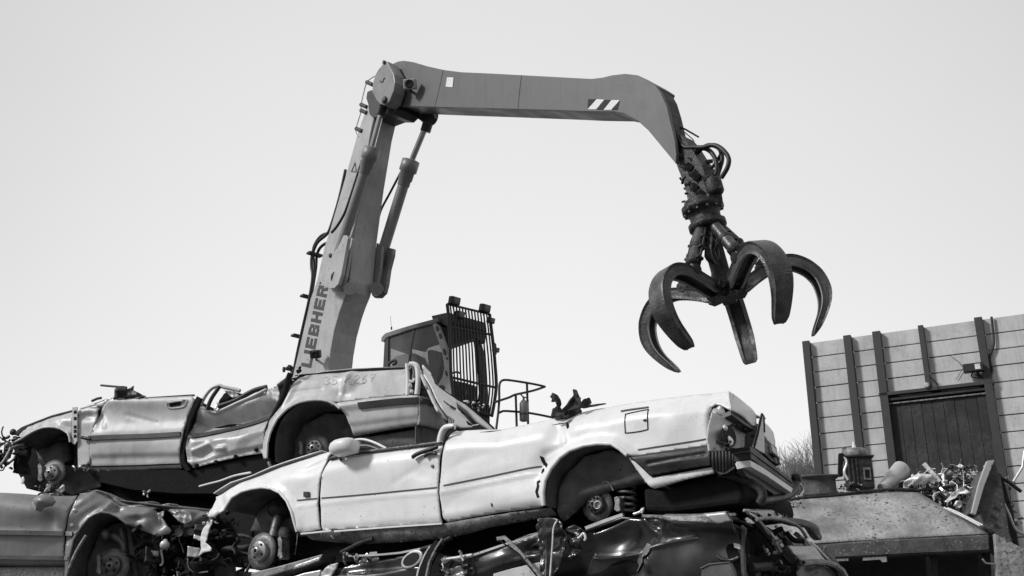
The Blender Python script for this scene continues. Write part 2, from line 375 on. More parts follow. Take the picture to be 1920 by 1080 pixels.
# ------------------------------------------------------------------ panel wall at the right
def build_wall():
    W = Plane(1720, 800, 30, -62.6); o = W.at(1506, 645); u = -W.d  # u runs right, towards the camera
    top = o.z; cu = lambda px, py: (W.at(px, py) - o).dot(u)
    dz = W.at(1522, 671).z - W.at(1524, 699.2).z
    root = thing('panel_wall', 'tall wall of pale horizontal panels between dark steel posts', 'wall', Vector((o.x, o.y, 0)))
    P = lambda a, z, off=0: Vector((o.x, o.y, 0)) + u * a + Vector((0, 0, z)) + W.n * off
    posts = [(1506.5, 644, 1519.5, 642, .0), (1583, 633, 1597, 631, 0), (1637, 626, 1652, 624, 0), (1827, 599, 1842, 597, 0)]
    E = [(cu(a, b), cu(c, d)) for a, b, c, d, _ in posts]
    thin = (cu(1722, 613), cu(1732, 612)); zr = W.at(1738, 729).z
    end = cu(1920, 588) + 3.2
    E.append((end - .25, end))
    def post(a, b, z0, z1, off):
        m = MB(); m.box(P((a + b) / 2, (z0 + z1) / 2, off), u * (b - a) / 2, W.n * .11, Vector((0, 0, (z1 - z0) / 2)), 'wall_post')
        m.build('post', root, bevel=.01)
    for a, b in E: post(a, b, 0, top + .03, .09)
    post(thin[0], thin[1], zr, top + .03, .075)
    def bay(a, b, zlo):
        m = MB(); z = top; k = 0
        while z - .02 > zlo:
            z2 = max(z - dz, zlo); h = z - z2 - .03
            if h > .05:
                # each board: a flat face with a bevelled lip at its foot
                m.box(P((a + b) / 2, z2 + .03 + h / 2, -.03), u * (b - a) / 2, W.n * (.03 + .004 * ((k * 7 + int(a * 3)) % 3)), Vector((0, 0, h / 2)), 'wall_panel')
            z = z2; k += 1
        m.box(P((a + b) / 2, (top + zlo) / 2 - .01, -.085), u * (b - a) / 2, W.n * .02, Vector((0, 0, (top - zlo) / 2 - .01)), 'wall_joint')
        m.build('panel', root, bevel=.008)
    bay(E[0][1], E[1][0], 0); bay(E[1][1], E[2][0], 0); bay(E[2][1], thin[0], zr); bay(thin[1], E[3][0], zr); bay(E[3][1], E[4][0], 0)
    # dark sheeted sliding door under its rail
    a, b = E[2][1] - .03, E[3][0] + .03
    zt = W.at(1760, 747).z; m = MB(); n = 9
    for i in range(n):
        x0 = a + (b - a) * i / n; x1 = a + (b - a) * (i + 1) / n
        m.box(P((x0 + x1) / 2, zt / 2, -.03 + .006 * (i % 3)), u * ((x1 - x0) / 2 - .005), W.n * .03, Vector((0, 0, zt / 2 - .01)), 'door_sheet')
    m.box(P((a + b) / 2, zr / 2 + .03, -.11), u * (b - a) / 2, W.n * .02, Vector((0, 0, zr / 2 + .03)), 'door_sheet')
    d = m.build('door', root, bevel=.006)
    m = MB(); zc = (zr + zt) / 2
    m.box(P((a + b) / 2, zr - .06, .1), u * ((b - a) / 2 + .22), W.n * .10, Vector((0, 0, .05)), 'wall_post')
    m.box(P((a + b) / 2, zr - .22, .07), u * ((b - a) / 2 + .2), W.n * .06, Vector((0, 0, .035)), 'door_sheet')
    for i in range(8):
        m.box(P(a + (b - a) * (i + .5) / 8, zr - .33, .075), u * .18, W.n * .012, Vector((0, 0, .022)), 'mid_scrap')
    m.build('door_rail', d, bevel=.01)
    # floodlight beside the post
    L = W.at(1825, 690, .3); g = thing('floodlight', 'small black floodlight on the wall beside the tall post', 'lamp', W.at(1826, 706, .1))
    m = MB(); m.box(L, u * .26, W.n * .12, Vector((0, 0, .115)), 'black_plastic'); m.build('lamp_body', g, bevel=.015)
    m = MB(); m.box(L + u * .12 + W.n * .122, u * .07, W.n * .004, Vector((0, 0, .075)), 'bright_scrap'); m.build('lens', g)
    m = MB(); m.tube(catmull([L + Vector((0, 0, -.1)), L + Vector((-.1, 0, -.22)) - W.n * .1, L + Vector((.12, 0, -.25)) - W.n * .15, L - W.n * .25 + Vector((0, 0, -.1))], 5), .018, 'rubber_hose', 6); m.build('bracket', g)
    m = MB(); m.tube(catmull([W.at(x, y, .09) for x, y in ((1859, 594), (1861, 612), (1863, 630), (1863, 648), (1856, 668), (1857, 682), (1860, 694), (1855, 706), (1846, 709), (1838, 705), (1832, 698))], 5), .035, 'rubber_hose', 8)
    tag(m.build('cable'), 'thick black cable looping down the wall to the floodlight', 'cable')
    m = MB(); m.tube(catmull([W.at(x, y, .2) for x, y in ((1742, 704), (1750, 712), (1757, 720), (1759, 728))], 5), .022, 'rubber_hose', 6)
    m.lathe(W.at(1738, 723, .2), W.n, [(.08, 0), (.08, .06), (.05, .08)], 'cab_light', 14)
    tag(m.build('cable'), 'short thin cable curling out under the thin middle post above the door', 'cable')
    m = MB(); m.tube([W.at(x, y, .05) for x, y in ((1782, 667), (1797, 678), (1806, 690), (1800, 700), (1792, 712))], .008, 'wall_joint', 5); m.build('cracked_wire', root)
build_wall()
# ------------------------------------------------------------------ bare trees behind the yard
def build_tree(px, D, top_y, seed, spread, label):
    rn = random.Random(seed); b = at_depth(px, 900, D); b.z = 0; topz = at_depth(px, top_y, D).z
    root = thing('bare_tree', label, 'tree', b, 'bare trees beyond the yard')
    t = MB(); c = MB(); h0 = topz * .42
    t.tube([b, b + Vector((.05, 0, h0 * .5)), b + Vector((0, .1, h0))], [.3, .22, .16], 'bark', 9); t.build('trunk', root)
    def grow(p, d, L, r, lev):
        q = p + d * L; mid = p + d * L * .5 + Vector((rn.uniform(-1, 1), rn.uniform(-1, 1), 0)) * L * .05
        c.tube([p, mid, q], [r, r * .8, r * .6], 'twig', 5 if lev < 2 else 3, cap=False)
        if lev >= 5 or q.z > topz: return
        for _ in range(4 if lev < 4 else 5):
            nd = (d + Vector((rn.gauss(0, .42) * spread, rn.gauss(0, .42) * spread, rn.uniform(.0, .4)))).normalized()
            grow(p + d * L * rn.uniform(.55, 1), nd, L * rn.uniform(.62, .86), r * .62, lev + 1)
    for k in range(5):
        a = k * 1.257 + rn.random(); grow(b + Vector((0, 0, h0 * rn.uniform(.7, 1))), Vector((math.cos(a) * .55 * spread, math.sin(a) * .55, .9)).normalized(), (topz - h0) * .38, .10, 0)
    c.build('crown', root)
build_tree(1478, 62, 838, 3, 1.0, 'bare twiggy tree just right of the white car, nearer the car of two')
build_tree(1512, 64, 836, 9, 1.0, 'bare twiggy tree half hidden by the left post of the panel wall')
build_tree(1500, 72, 842, 15, 1.2, 'fainter bare tree standing behind and between two nearer bare trees')
# ------------------------------------------------------------------ the material handler: boom, stick, cab on its riser
M_ = Plane(600, 700, 21, 138); FWD = M_.d if M_.d.y < 0 else -M_.d; LAT = -M_.n; BW_ = .56
def build_handler():
    base = M_.at(560, 780); base = Vector((base.x, base.y, 0)) + LAT * .8
    root = thing('material_handler', 'tall scrap handling crane with pale boom and grey stick behind the cars', 'crane', base)
    # boom
    L = [(690, 196), (678, 226), (672, 244), (646, 336), (618, 432), (608, 463), (594, 526), (582, 560), (569, 618), (556, 674), (545, 720), (536, 765),
         (612, 765), (614, 720), (616, 689), (619.5, 658), (626, 622), (636, 585.6), (644, 563), (651.5, 545), (656, 525), (663.5, 448), (678, 345), (694, 250), (706, 200)]
    boom = slabo('boom', root, M_, L, 0, -BW_, 'boom_paint', .02)
    m = MB(); m.tube([M_.at(656, 541, .02), M_.at(656, 541, -BW_ - .02)], .13, 'boom_paint', 16)
    m.tube([M_.at(653, 561, .004), M_.at(653, 561, -BW_ - .004)], .018, 'cab_light', 8); m.build('cross_tube', boom)
    # lettering, bottom to top along the boom
    G = {'L': [(0, 0, .32, 1), (.32, 0, 1, .25)], 'I': [(0, 0, .32, 1)], 'E': [(0, 0, .32, 1), (.32, 0, 1, .24), (.32, .385, .92, .615), (.32, .76, 1, 1)],
         'H': [(0, 0, .32, 1), (.68, 0, 1, 1), (.32, .385, .68, .615)],
         'B': [(0, 0, .32, 1), (.32, 0, .68, .22), (.32, .39, .68, .61), (.32, .78, .68, 1), (.68, .06, 1, .46), (.68, .54, 1, .94)],
         'R': [(0, 0, .32, 1), (.32, .40, .68, .62), (.32, .78, .68, 1), (.68, .46, 1, .96), [(.52, .4), (.8, .4), (1, 0), (.66, 0)]]}
    def write(txt, b0, b1, up, mt, name):
        m = MB(); tot = sum((.32 if c == 'I' else 1) for c in txt) + .2 * (len(txt) - 1); x = 0
        for c in txt:
            wc = .32 if c == 'I' else 1
            for q in G[c]:
                poly = q if isinstance(q, list) else [(q[0], q[1]), (q[2], q[1]), (q[2], q[3]), (q[0], q[3])]
                pts = []
                for a, b in poly:
                    t = (x + a) / tot; pts.append(M_.at(b0[0] + (b1[0] - b0[0]) * t + up[0] * b, b0[1] + (b1[1] - b0[1]) * t + up[1] * b, .003))
                m.prism(pts, M_.n * .004, mt)
            x += wc + .2
        return m.build(name, boom)
    write('LIEBHER', (583, 690), (616, 538), (-18.5, -4), 'boom_lettering', 'lettering')
    write('R', (617.5, 530), (622, 509), (-18, -4), 'boom_lettering_faded', 'lettering')
    m = MB(); tri = [M_.at(*p, .006) for p in ((659, 322), (666, 305), (668, 322))]
    m.tube(tri, .012, 'cab_dark', 5, closed=True); m.build('warning_triangle', boom)
    # work lamp low on the boom, and another on the stick
    def lamp(px, py, off, s, name='work_lamp', parent=None, pl=M_, mt='black_plastic', body=None):
        c = pl.at(px, py, off); m = MB(); f = (FWD * .5 - Vector((0, 0, .35)) + pl.n * .6).normalized(); r_ = f.cross(Vector((0, 0, 1))).normalized(); u_ = r_.cross(f)
        m.box(c, r_ * s, f * s * .75, u_ * s * .8, body or mt); q = m.build(name, parent or root, bevel=s * .15)
        m = MB(); m.lathe(c + f * s * .76, f, [(s * .75, 0), (s * .7, s * .12), (s * .5, s * .05), (.01, s * .02)], 'black_plastic', 16); m.build('lens', q)
        m = MB(); m.tube([c - f * s * .2 - u_ * s * .8, pl.at(px, py, 0) - u_ * s * 1.2], s * .22, mt, 6); m.build('bracket', q); return q
    lamp(592, 664, .22, .10); lamp(769, 158, .2, .12, body='cab_light')
    # ears that carry the cylinders, near side and far side
    nearear = [(644, 441), (649, 441), (652.5, 446), (648, 470), (640, 515), (634, 533), (627, 540), (618, 541.5), (606, 536), (601, 528), (595, 523), (600, 500), (608, 479), (618, 474), (627, 472), (637, 456)]
    e = slabo('cylinder_bracket', root, M_, nearear, .30, .22, 'boom_paint', .012)
    slabo('cylinder_bracket', root, M_, [(x + 8, y + 3) for x, y in nearear[:9]] + [(628, 543), (640, 470)], .10, .03, 'boom_paint', .012)
    m = MB(); m.tube([M_.at(634, 521, .21), M_.at(634, 521, .01)], .15, 'cylinder_paint', 18); m.build('pin_boss', e)
    m = MB(); m.lathe(M_.at(620, 479, .30), M_.n, [(.045, 0), (.045, .02), (.02, .025)], 'cab_dark', 14); m.build('bolt', e); m = MB(); m.lathe(M_.at(601, 531, .30), M_.n, [(.025, 0), (.025, .015)], 'cab_dark', 10); m.build('bolt', e)
    o = -BW_
    far = [(727, 464), (736, 466), (735, 478), (728, 505), (724, 533), (720, 549), (711, 558), (701, 558), (696, 552), (700, 538), (706, 520), (712, 490)]
    e2 = slabo('cylinder_bracket', root, M_, far, o - .20, o - .29, 'cylinder_paint', .012)
    slabo('cylinder_bracket', root, M_, [(706, 455), (716, 462), (713, 500), (704, 545), (696, 548), (699, 500)], o - .02, o - .09, 'cylinder_paint', .012)
    m = MB(); m.tube([M_.at(708, 543, o - .2), M_.at(706, 541, o)], .14, 'cylinder_paint', 18); m.build('pin_boss', e2)
    def cyl(bot, cap, top, off, r_):
        a, b, c = M_.at(*bot, off), M_.at(*cap, off), M_.at(*top, off); ax = (b - a).normalized()
        m = MB(); m.tube([a, b - ax * .1], r_, 'cylinder_paint', 20); q = m.build('boom_cylinder', root)
        m = MB(); m.lathe(b, ax, [(r_ * 1.02, -.42), (r_ * 1.12, -.40), (r_ * 1.12, -.3), (r_ * 1.3, -.28), (r_ * 1.3, -.12), (r_ * 1.62, -.1), (r_ * 1.62, .14), (r_ * 1.1, .16), (r_ * .6, .17)], 'cylinder_paint', 22); m.build('gland', q)
        m = MB(); m.tube([b, c], r_ * .55, 'rod_chrome', 16); m.build('rod', q)
        m = MB(); m.tube([c - M_.n * .1, c + M_.n * .1], r_ * 1.35, 'cab_dark', 18); m.tube([c - ax * .32, c - ax * .05], r_ * .95, 'cab_dark', 14); m.build('rod_eye', q); return q
    q = cyl((625, 506), (694, 290), (721, 188), .16, .105); 
    m = MB(); m.tube(catmull([M_.at(x, y, .2) for x, y in ((679, 300), (668, 335), (656, 372), (645, 402), (632, 424), (622, 436))], 4), .028, 'rubber_hose', 8); m.build('hose', q)
    q = cyl((709, 500), (767, 313), (806, 219), o - .16, .115)
    m = MB(); m.tube(catmull([M_.at(x, y, o - .1) for x, y in ((752, 322), (740, 345), (730, 364), (716, 390), (710, 408))], 4), .024, 'rubber_hose', 8); m.build('hose', q)
    # hoses down the back of the boom
    for k, P in enumerate([((648, 318), (636, 372), (620, 425), (612, 440), (595, 455), (585, 480), (584, 500), (586, 520), (580, 560), (566, 622), (552, 690), (546, 730)),
                           ((622, 437), (606, 440), (594, 452), (587, 470), (589, 500), (588, 520), (583, 560), (570, 620), (556, 686), (550, 730)),
                           ((627, 455), (612, 456), (600, 465), (594, 480), (592, 505), (585, 548), (574, 600), (560, 668), (553, 730))]):
        m = MB(); m.tube(catmull([M_.at(x, y, -.05 - .1 * k) for x, y in P], 4), .033, 'rubber_hose', 8); m.build('hose', root)
    for x, y in ((585, 477), (573, 557), (556, 631), (543, 693)):
        m = MB(); m.box(M_.at(x + 5, y, -.12), M_.d * .07, M_.n * .17, Vector((0, 0, .025)), 'cab_dark'); m.build('hose_clamp', root, bevel=.01)
    # boom head
    hd = [(716, 122), (719, 113.5), (726, 115), (730, 124), (738, 138), (740.5, 154), (737, 172), (730, 190), (721, 197), (712, 195), (705, 187), (698, 172), (698, 158), (703, 141), (709, 130)]
    h = slabo('boom_head', root, M_, hd, .34, .06, 'cylinder_paint', .02)
    m = MB(); m.lathe(M_.at(722, 188, .345), M_.n, [(.075, 0), (.075, .03), (.04, .05), (.01, .05)], 'cab_dark', 18); m.build('pin_cap', h); m = MB(); m.lathe(M_.at(721, 117, .345), M_.n, [(.04, 0), (.04, .03)], 'cab_dark', 12)
    m.build('pin_cap', h)
    m = MB(); m.tube(catmull([M_.at(x, y, .345) for x, y in ((713, 151), (714, 153.5), (718, 153), (719, 149), (722, 146))], 4), .012, 'boom_lettering', 5); m.build('lifting_mark', h)
    slabo('boom_head', root, M_, [(690, 196), (686, 184), (688, 172), (696, 168), (706, 180), (722, 198), (738, 196), (741, 178), (746, 186), (746, 204), (736, 214), (720, 214), (700, 222), (692, 214)], .03, -.52, 'cab_dark', .02)
    slabo('boom_head', root, M_, [(716, 122), (726, 115), (736, 122), (748, 140), (751, 160), (750, 180), (745, 198), (735, 204), (725, 200)], .02, -.1, 'cylinder_paint', .02)
    slabo('boom_head', root, M_, [(716, 122), (726, 115), (736, 122), (748, 140), (751, 160), (750, 180), (745, 198), (735, 204), (725, 200)], -BW_, -BW_ - .18, 'cylinder_paint', .02)
    m = MB(); prv = None
    for x, y in ((688, 154), (677, 196), (677, 207), (668, 241)):
        m.tube([M_.at(x, y, 0), M_.at(x + 11, y + 5, 0)], .045, 'cab_dark', 8)
    m.tube(catmull([M_.at(x, y, 0) for x, y in ((702, 143), (688, 154), (681, 178), (677, 197), (676, 212), (670, 232), (667, 246), (672, 256))], 4), .012, 'cab_light', 5); m.build('hose_guide', root)
    # stick
    S = [(741, 196), (738, 175), (741, 150), (738, 130), (733, 121), (746, 115), (757, 113.6), (774, 116), (801, 124), (832.5, 131), (864, 135), (920, 137.5), (985, 141), (1060, 145), (1109, 147.6), (1130, 145),
         (1148, 140.7), (1171.5, 138), (1195, 140.7), (1213, 149), (1228, 159), (1210, 196), (1196, 227), (1184, 221), (1170, 213), (1151, 209.5), (1094, 209), (1060, 207.5), (920, 203.5), (856, 202), (793, 200), (747, 199)]
    st = slabo('stick', root, M_, S, -.071, -BW_, 'stick_paint', .018)
    nose = [(1228, 159), (1239, 174.5), (1250.6, 200), (1257, 229), (1262, 248), (1266, 268), (1268, 290), (1267, 307), (1239, 273), (1215.6, 244.5), (1196, 227), (1210, 196)]
    slabo('side_plate', st, M_, S[:S.index((1228, 159))] + nose[:-1] + S[S.index((1196, 227)) + 1:], 0, -.07, 'stick_paint', .01)
    nose2 = [(1213, 150), (1226, 157), (1241, 171), (1254, 194), (1263, 222), (1271, 250), (1278, 290), (1267, 307), (1239, 273), (1215, 244), (1205, 200)]
    slabo('nose_plate', st, M_, nose2, -BW_ + .07, -BW_ - .01, 'cylinder_paint', .01)
    slabo('nose_web', st, M_, [(1226, 160), (1236, 178), (1244, 205), (1252, 240), (1258, 270), (1262, 298), (1239, 271), (1216, 242), (1198, 226)], -.071, -BW_ + .071, 'greasy_steel')
    m = MB()
    for pts in ([(1103, 186), (1119, 186), (1102, 205)], [(1119, 186), (1133, 187), (1118, 205), (1102, 205)], [(1133, 187), (1147, 187.5), (1132, 206), (1118, 205)], [(1147, 187.5), (1162, 188), (1146, 206), (1132, 206)], [(1162, 188), (1158, 206), (1146, 206)]):
        m.prism([M_.at(x, y, .003) for x, y in pts], M_.n * .004, 'sticker_white' if len(m.f) in (5, 17) else 'hazard_black')
    m.build('hazard_sticker', st)
    slabo('data_plate', st, M_, [(838.5, 145), (851, 145.5), (849, 164), (836, 163)], .003, .012, 'sticker_white', .006)
    for P in ([(831, 131), (824, 165), (815, 201)], [(978, 141), (974, 172), (971, 205)]):
        m = MB(); m.tube([M_.at(x, y, 0) for x, y in P], .008, 'cab_dark', 6); m.build('weld_seam', st)
    # underside lugs and cylinder yoke at the left end of the stick
    slabo('cylinder_lug', st, M_, [(783, 196), (800, 197), (812, 203), (816, 214), (812, 228), (802, 233), (792, 230), (784, 222)], -BW_ - .24, -BW_ - .30, 'cab_dark', .012)
    slabo('cylinder_lug', st, M_, [(775, 204), (795, 205), (812, 213), (816, 222), (808, 232), (796, 230), (782, 222)], -BW_ - .02, -BW_ - .08, 'cab_dark', .012)
    # hoses and greasy links out of the nose
    m = MB(); o1 = -.22
    for k, P in enumerate([((1238, 176), (1250, 205), (1262, 236), (1274, 264), (1284, 276), (1300, 276), (1318, 276), (1338, 272), (1354, 280), (1366, 296), (1364, 314), (1352, 334)),
                           ((1243, 190), (1256, 222), (1268, 250), (1282, 274), (1296, 280), (1306, 286), (1318, 278), (1332, 284), (1342, 300), (1344, 318), (1340, 334)),
                           ((1248, 202), (1260, 234), (1276, 262), (1290, 276), (1310, 280), (1330, 272), (1348, 278), (1354, 296), (1350, 314), (1344, 332)),
                           ((1352, 288), (1342, 306), (1328, 320), (1314, 334), (1306, 350), (1304, 366))]):
        m.tube(catmull([M_.at(x, y, o1 - .08 * (k - 1)) for x, y in P], 5), .034 if k < 3 else .026, 'rubber_hose', 8)
    hs = m.build('grapple_hose', root)
    m = MB()
    for P in ([(1258, 216), (1268, 246), (1280, 270), (1296, 300)], [(1265, 228), (1276, 252), (1290, 272), (1304, 292)]): m.tube(catmull([M_.at(x, y, -.42) for x, y in P], 4), .03, 'greasy_steel', 7)
    m.tube([M_.at(x, y, -.42) for x, y in ((1268, 236), (1284, 242), (1310, 257))], .014, 'greasy_steel', 5); m.tube([M_.at(x, y, -.42) for x, y in ((1284, 248), (1300, 262), (1306, 278))], .009, 'rod_chrome', 5); m.build('nose_pipe', st)
    # cab, on the far side of the boom
    C = newplane(M_.at(760, 640, -2.1), 138); cw = 1.15
    cab = bpy.data.objects.new('cab', None); scene.collection.objects.link(cab); cab.parent = root; cab.location = C.at(780, 780) - root.location
    slabo('cab_roof', cab, C, [(715, 632), (722, 624.5), (745, 617), (775, 608), (809, 599), (818, 596), (822, 602), (812, 607), (775, 616), (724, 633), (719, 641), (714, 640)], .02, -cw - .02, 'cab_mid', .015)
    slabo('roof_visor', cab, C, [(808, 592), (826, 588), (840, 585), (842, 602), (838, 612), (826, 606), (812, 602)], -.05, -cw + .05, 'cab_dark', .02)
    for off in (0, -cw + .08):
        slabo('rear_pillar', cab, C, [(721, 634), (728, 632), (727, 700), (725, 800), (716, 800), (717.5, 700)], off, off - .08, 'cab_dark', .008)
        slabo('front_pillar', cab, C, [(808, 602), (814, 603), (822, 610), (830, 632), (838, 656), (844, 690), (846, 740), (834, 735), (820, 722), (829, 708), (833, 690), (829, 662), (822, 640), (813, 614)], off, off - .06, 'cab_light', .006)
        slabo('side_sill', cab, C, [(726, 718), (820, 722), (834, 735), (846, 741), (846, 800), (724, 800)], off, off - .08, 'cab_mid', .008)
        slabo('side_window', cab, C, [(728, 632), (775, 616.5), (812, 607.5), (822, 641), (829, 662), (833, 690), (829, 707), (820, 721.5), (727, 718)], off - .03, off - .045, 'cab_glass')
        slabo('window_frame', cab, C, [(775, 616.5), (778, 616), (771, 650), (764, 718), (761, 718), (768, 650)], off - .02, off - .06, 'cab_dark')
    m = MB()
    for x, y, a, b in ((820, 616, 3, 6), (826, 630, 3, 6), (834, 660, 3, 7), (837, 700, 2, 6), (829, 727, 6, 5), (838, 672, 2, 3)):
        s_ = mpp(C.at(x, y)); m.prism([C.at(x + a * math.cos(t) + .2 * b * math.sin(t), y + b * math.sin(t), .003) for t in [k * math.pi / 5 for k in range(10)]], C.n * .004, 'cab_dark')
    m.build('pillar_opening', cab)
    slabo('blind', cab, C, [(729, 636), (774, 621), (770, 640), (764, 664), (731, 653)], -.12, -.15, 'cab_dark')
    slabo('headliner', cab, C, [(724, 630), (776, 614), (822, 603), (826, 612), (778, 624), (727, 640)], -.1, -cw + .1, 'cab_dark')
    slabo('seat', cab, C, [(800, 657), (806, 655), (812, 658), (816, 668), (818, 690), (822, 712), (822, 745), (790, 745), (786, 728), (800, 722), (804, 700)], -.4, -.85, 'cab_dark', .03)
    slabo('console', cab, C, [(738, 668), (766, 660), (782, 668), (792, 690), (792, 740), (738, 740)], -.75, -1.0, 'cab_mid', .03)
    slabo('cab_floor', cab, C, [(716, 735), (850, 745), (850, 800), (716, 800)], -.09, -cw + .09, 'cab_dark')
    m = MB(); m.tube([C.at(734, 617, -.3), C.at(732, 592, -.3)], .006, 'cab_light', 5); m.tube([C.at(734, 618, -.3), C.at(734, 613, -.3)], .02, 'cab_dark', 6); m.build('aerial', cab)
    # front guard of vertical bars
    Gp = newplane(C.at(843, 650) + FWD * .12, 48); G0 = newplane(C.at(843, 650) - FWD * .15, 48)
    def pl(P, y):
        for (ax, ay), (bx, by) in zip(P[:-1], P[1:]):
            if ay <= y <= by: return ax + (bx - ax) * (y - ay) / (by - ay)
        return P[-1][0] if y > P[-1][1] else P[0][0]
    lp = [(838.5, 570), (842, 600), (844, 640), (845, 690), (846, 708), (850, 742), (856, 765)]; rp = [(918, 589), (921, 615), (926, 655), (930, 705), (931, 728), (927, 755), (922, 781)]
    m = MB(); nb = 15
    ev = lambda P, t: (np.interp(t, np.linspace(0, 1, len(P)), [p[0] for p in P]), np.interp(t, np.linspace(0, 1, len(P)), [p[1] for p in P]))
    for i in range(nb):
        s_ = i / (nb - 1); pts = []
        for t in np.linspace(0, 1, 9):
            a, b = ev(lp, t), ev(rp, t); pts.append(Gp.at(a[0] + (b[0] - a[0]) * s_, a[1] + (b[1] - a[1]) * s_))
        m.tube(pts, .036 if i in (0, nb - 1) else .018, 'cab_dark', 6)
    for t in (0, .22, .66, .99):
        a, b = ev(lp, t), ev(rp, t); m.tube([Gp.at(*a, -.02), Gp.at(*b, -.02)], .026, 'cab_dark', 6)
    m.build('window_guard', cab)
    for nm, P, w0, w1, mt in (('front_visor', [(846, 606), (872, 607), (905, 616), (912, 622), (910, 644), (890, 634), (852, 650), (846, 640)], 0, -.2, 'cab_dark'),
                              ('front_pillar', [(893, 632), (900, 632), (908, 660), (913, 700), (916, 740), (912, 780), (897, 782), (904, 735), (902, 700), (897, 660)], -.1, -.22, 'cab_dark'),
                              ('front_panel', [(846, 712), (875, 718), (893, 724), (895, 750), (890, 785), (850, 785)], -.1, -.2, 'cab_dark'),
                              ('wiper_rail', [(846, 647), (889, 634), (889, 640), (846, 655)], .1, .04, 'cab_mid')):
        slabo(nm, cab, G0, P, w0, w1, mt, .01)
    m = MB(); m.tube([G0.at(846, 700, .05), G0.at(858, 697, .05), G0.at(862, 700, .05)], .02, 'cab_dark', 6); m.tube([G0.at(877, 724, 0), G0.at(872, 745, 0), G0.at(880, 770, 0)], .015, 'cab_light', 6); m.build('wiper', cab)
    for x, y, s_, p_ in ((852, 564, .115, Gp), (909, 578, .115, Gp), (862, 590, .10, Gp), (920, 601, .085, Gp), (930, 656, .07, Gp)):
        c = p_.at(x, y, .05); q = MB(); f = (FWD + Vector((0, 0, -.25))).normalized(); r_ = f.cross(Vector((0, 0, 1))).normalized(); u_ = r_.cross(f)
        q.box(c, r_ * s_, f * s_ * .6, u_ * s_ * .72, 'cab_dark'); lo = q.build('work_lamp', cab, bevel=s_ * .18)
        q = MB(); q.lathe(c + f * s_ * .61, f, [(s_ * .68, 0), (s_ * .62, .02), (.01, .012)], 'cab_mid', 14); q.build('lens', lo)
        q = MB(); q.tube([c - u_ * s_ * .7, c - u_ * s_ * 1.35], s_ * .2, 'cab_dark', 6); q.build('bracket', lo)
    slabo('mirror', cab, Gp, [(926, 640), (931, 645), (932, 664), (927, 668), (924, 655)], .1, .06, 'cab_dark', .01)
    # railing of the cab platform
    H = newplane(C.at(930, 720) - FWD * .5, 48); m = MB(); r_ = .024
    m.tube(catmull([H.at(*p) for p in ((930, 812), (931, 799), (934, 775), (936, 750), (936, 728), (938, 717), (945, 712.5), (960, 713.5), (989, 718), (1010, 722), (1022, 725))], 4), r_, 'cab_dark', 8)
    m.tube(catmull([H.at(*p) for p in ((1022, 725), (1006, 730.5), (989, 735), (966, 740), (955, 745), (937, 751), (925, 755))], 4), r_, 'cab_dark', 8)
    m.tube([H.at(967, 740), H.at(969, 805)], r_, 'cab_dark', 8); m.tube([H.at(988, 718), H.at(990.5, 805)], r_, 'cab_dark', 8)
    m.tube(catmull([H.at(*p) for p in ((934, 775), (941, 771.5), (948, 770.6), (969, 772), (990, 774), (1018, 779), (1050, 786))], 4), r_, 'cab_dark', 8); m.build('railing', root)
    E = H.at(982, 790, .16); up = Vector((0, 0, 1)); k = mpp(E)
    g = thing('fire_extinguisher', 'small dark fire extinguisher strapped to the cab platform railing', 'fire extinguisher', E)
    m = MB(); m.lathe(E, up, [(.06, 0), (.085, .02), (.085, .36), (.05, .42), (.03, .44)], 'cylinder_paint', 20); m.build('cylinder_body', g)
    m = MB(); m.tube([E + up * .43, E + up * .5], .022, 'cab_dark', 8); m.tube([E + up * .49, E + up * .55 - H.d * .1], .014, 'cab_dark', 6); m.tube(catmull([E + up * .5, E + up * .47 + H.d * .12, E + up * .3 + H.d * .11], 4), .012, 'rubber_hose', 6); m.build('valve', g)
    m = MB(); m.lathe(E, up, [(.088, .12), (.088, .16)], 'cab_dark', 20); m.build('strap', g)
    # riser, superstructure and undercarriage below, out of the picture behind the cars
    cb = C.at(785, 800); m = MB(); cz = cb.z
    m.box(Vector((cb.x, cb.y, cz - .9)) + LAT * .55, FWD * .35, LAT * .4, Vector((0, 0, 1.0)), 'boom_paint'); m.build('cab_riser', root, bevel=.03)
    bp = M_.at(575, 780); m = MB(); zc = 2.2
    m.box(Vector((bp.x, bp.y, zc + .5)) + LAT * .7 - FWD * 1.6, FWD * 2.6, LAT * 1.35, Vector((0, 0, .75)), 'boom_paint')
    m.box(Vector((bp.x, bp.y, (zc + bp.z) / 2)) + LAT * BW_ * .5, FWD * .5, LAT * .42, Vector((0, 0, (bp.z - zc) / 2 + .15)), 'cylinder_paint'); m.build('superstructure', root, bevel=.05)
    m = MB(); ub = Vector((bp.x, bp.y, 0)) + LAT * .7 - FWD * 1.0
    m.box(ub + Vector((0, 0, 1.1)), FWD * 2.4, LAT * .8, Vector((0, 0, .3)), 'cab_dark'); m.lathe(ub + Vector((0, 0, 1.4)), Vector((0, 0, 1)), [(.9, 0), (.9, .3)], 'cab_dark', 24); m.build('undercarriage', root, bevel=.04)
    for a in (-1.7, 1.7):
        for b in (-1.15, 1.15):
            c = ub + FWD * a + LAT * b + Vector((0, 0, .6)); m = MB(); m.lathe(c - LAT * .25, LAT, [(.34, 0), (.56, .02), (.6, .1), (.6, .4), (.56, .48), (.34, .5), (.3, .42), (.05, .4)], 'black_plastic', 24); m.build('wheel', root)
build_handler()
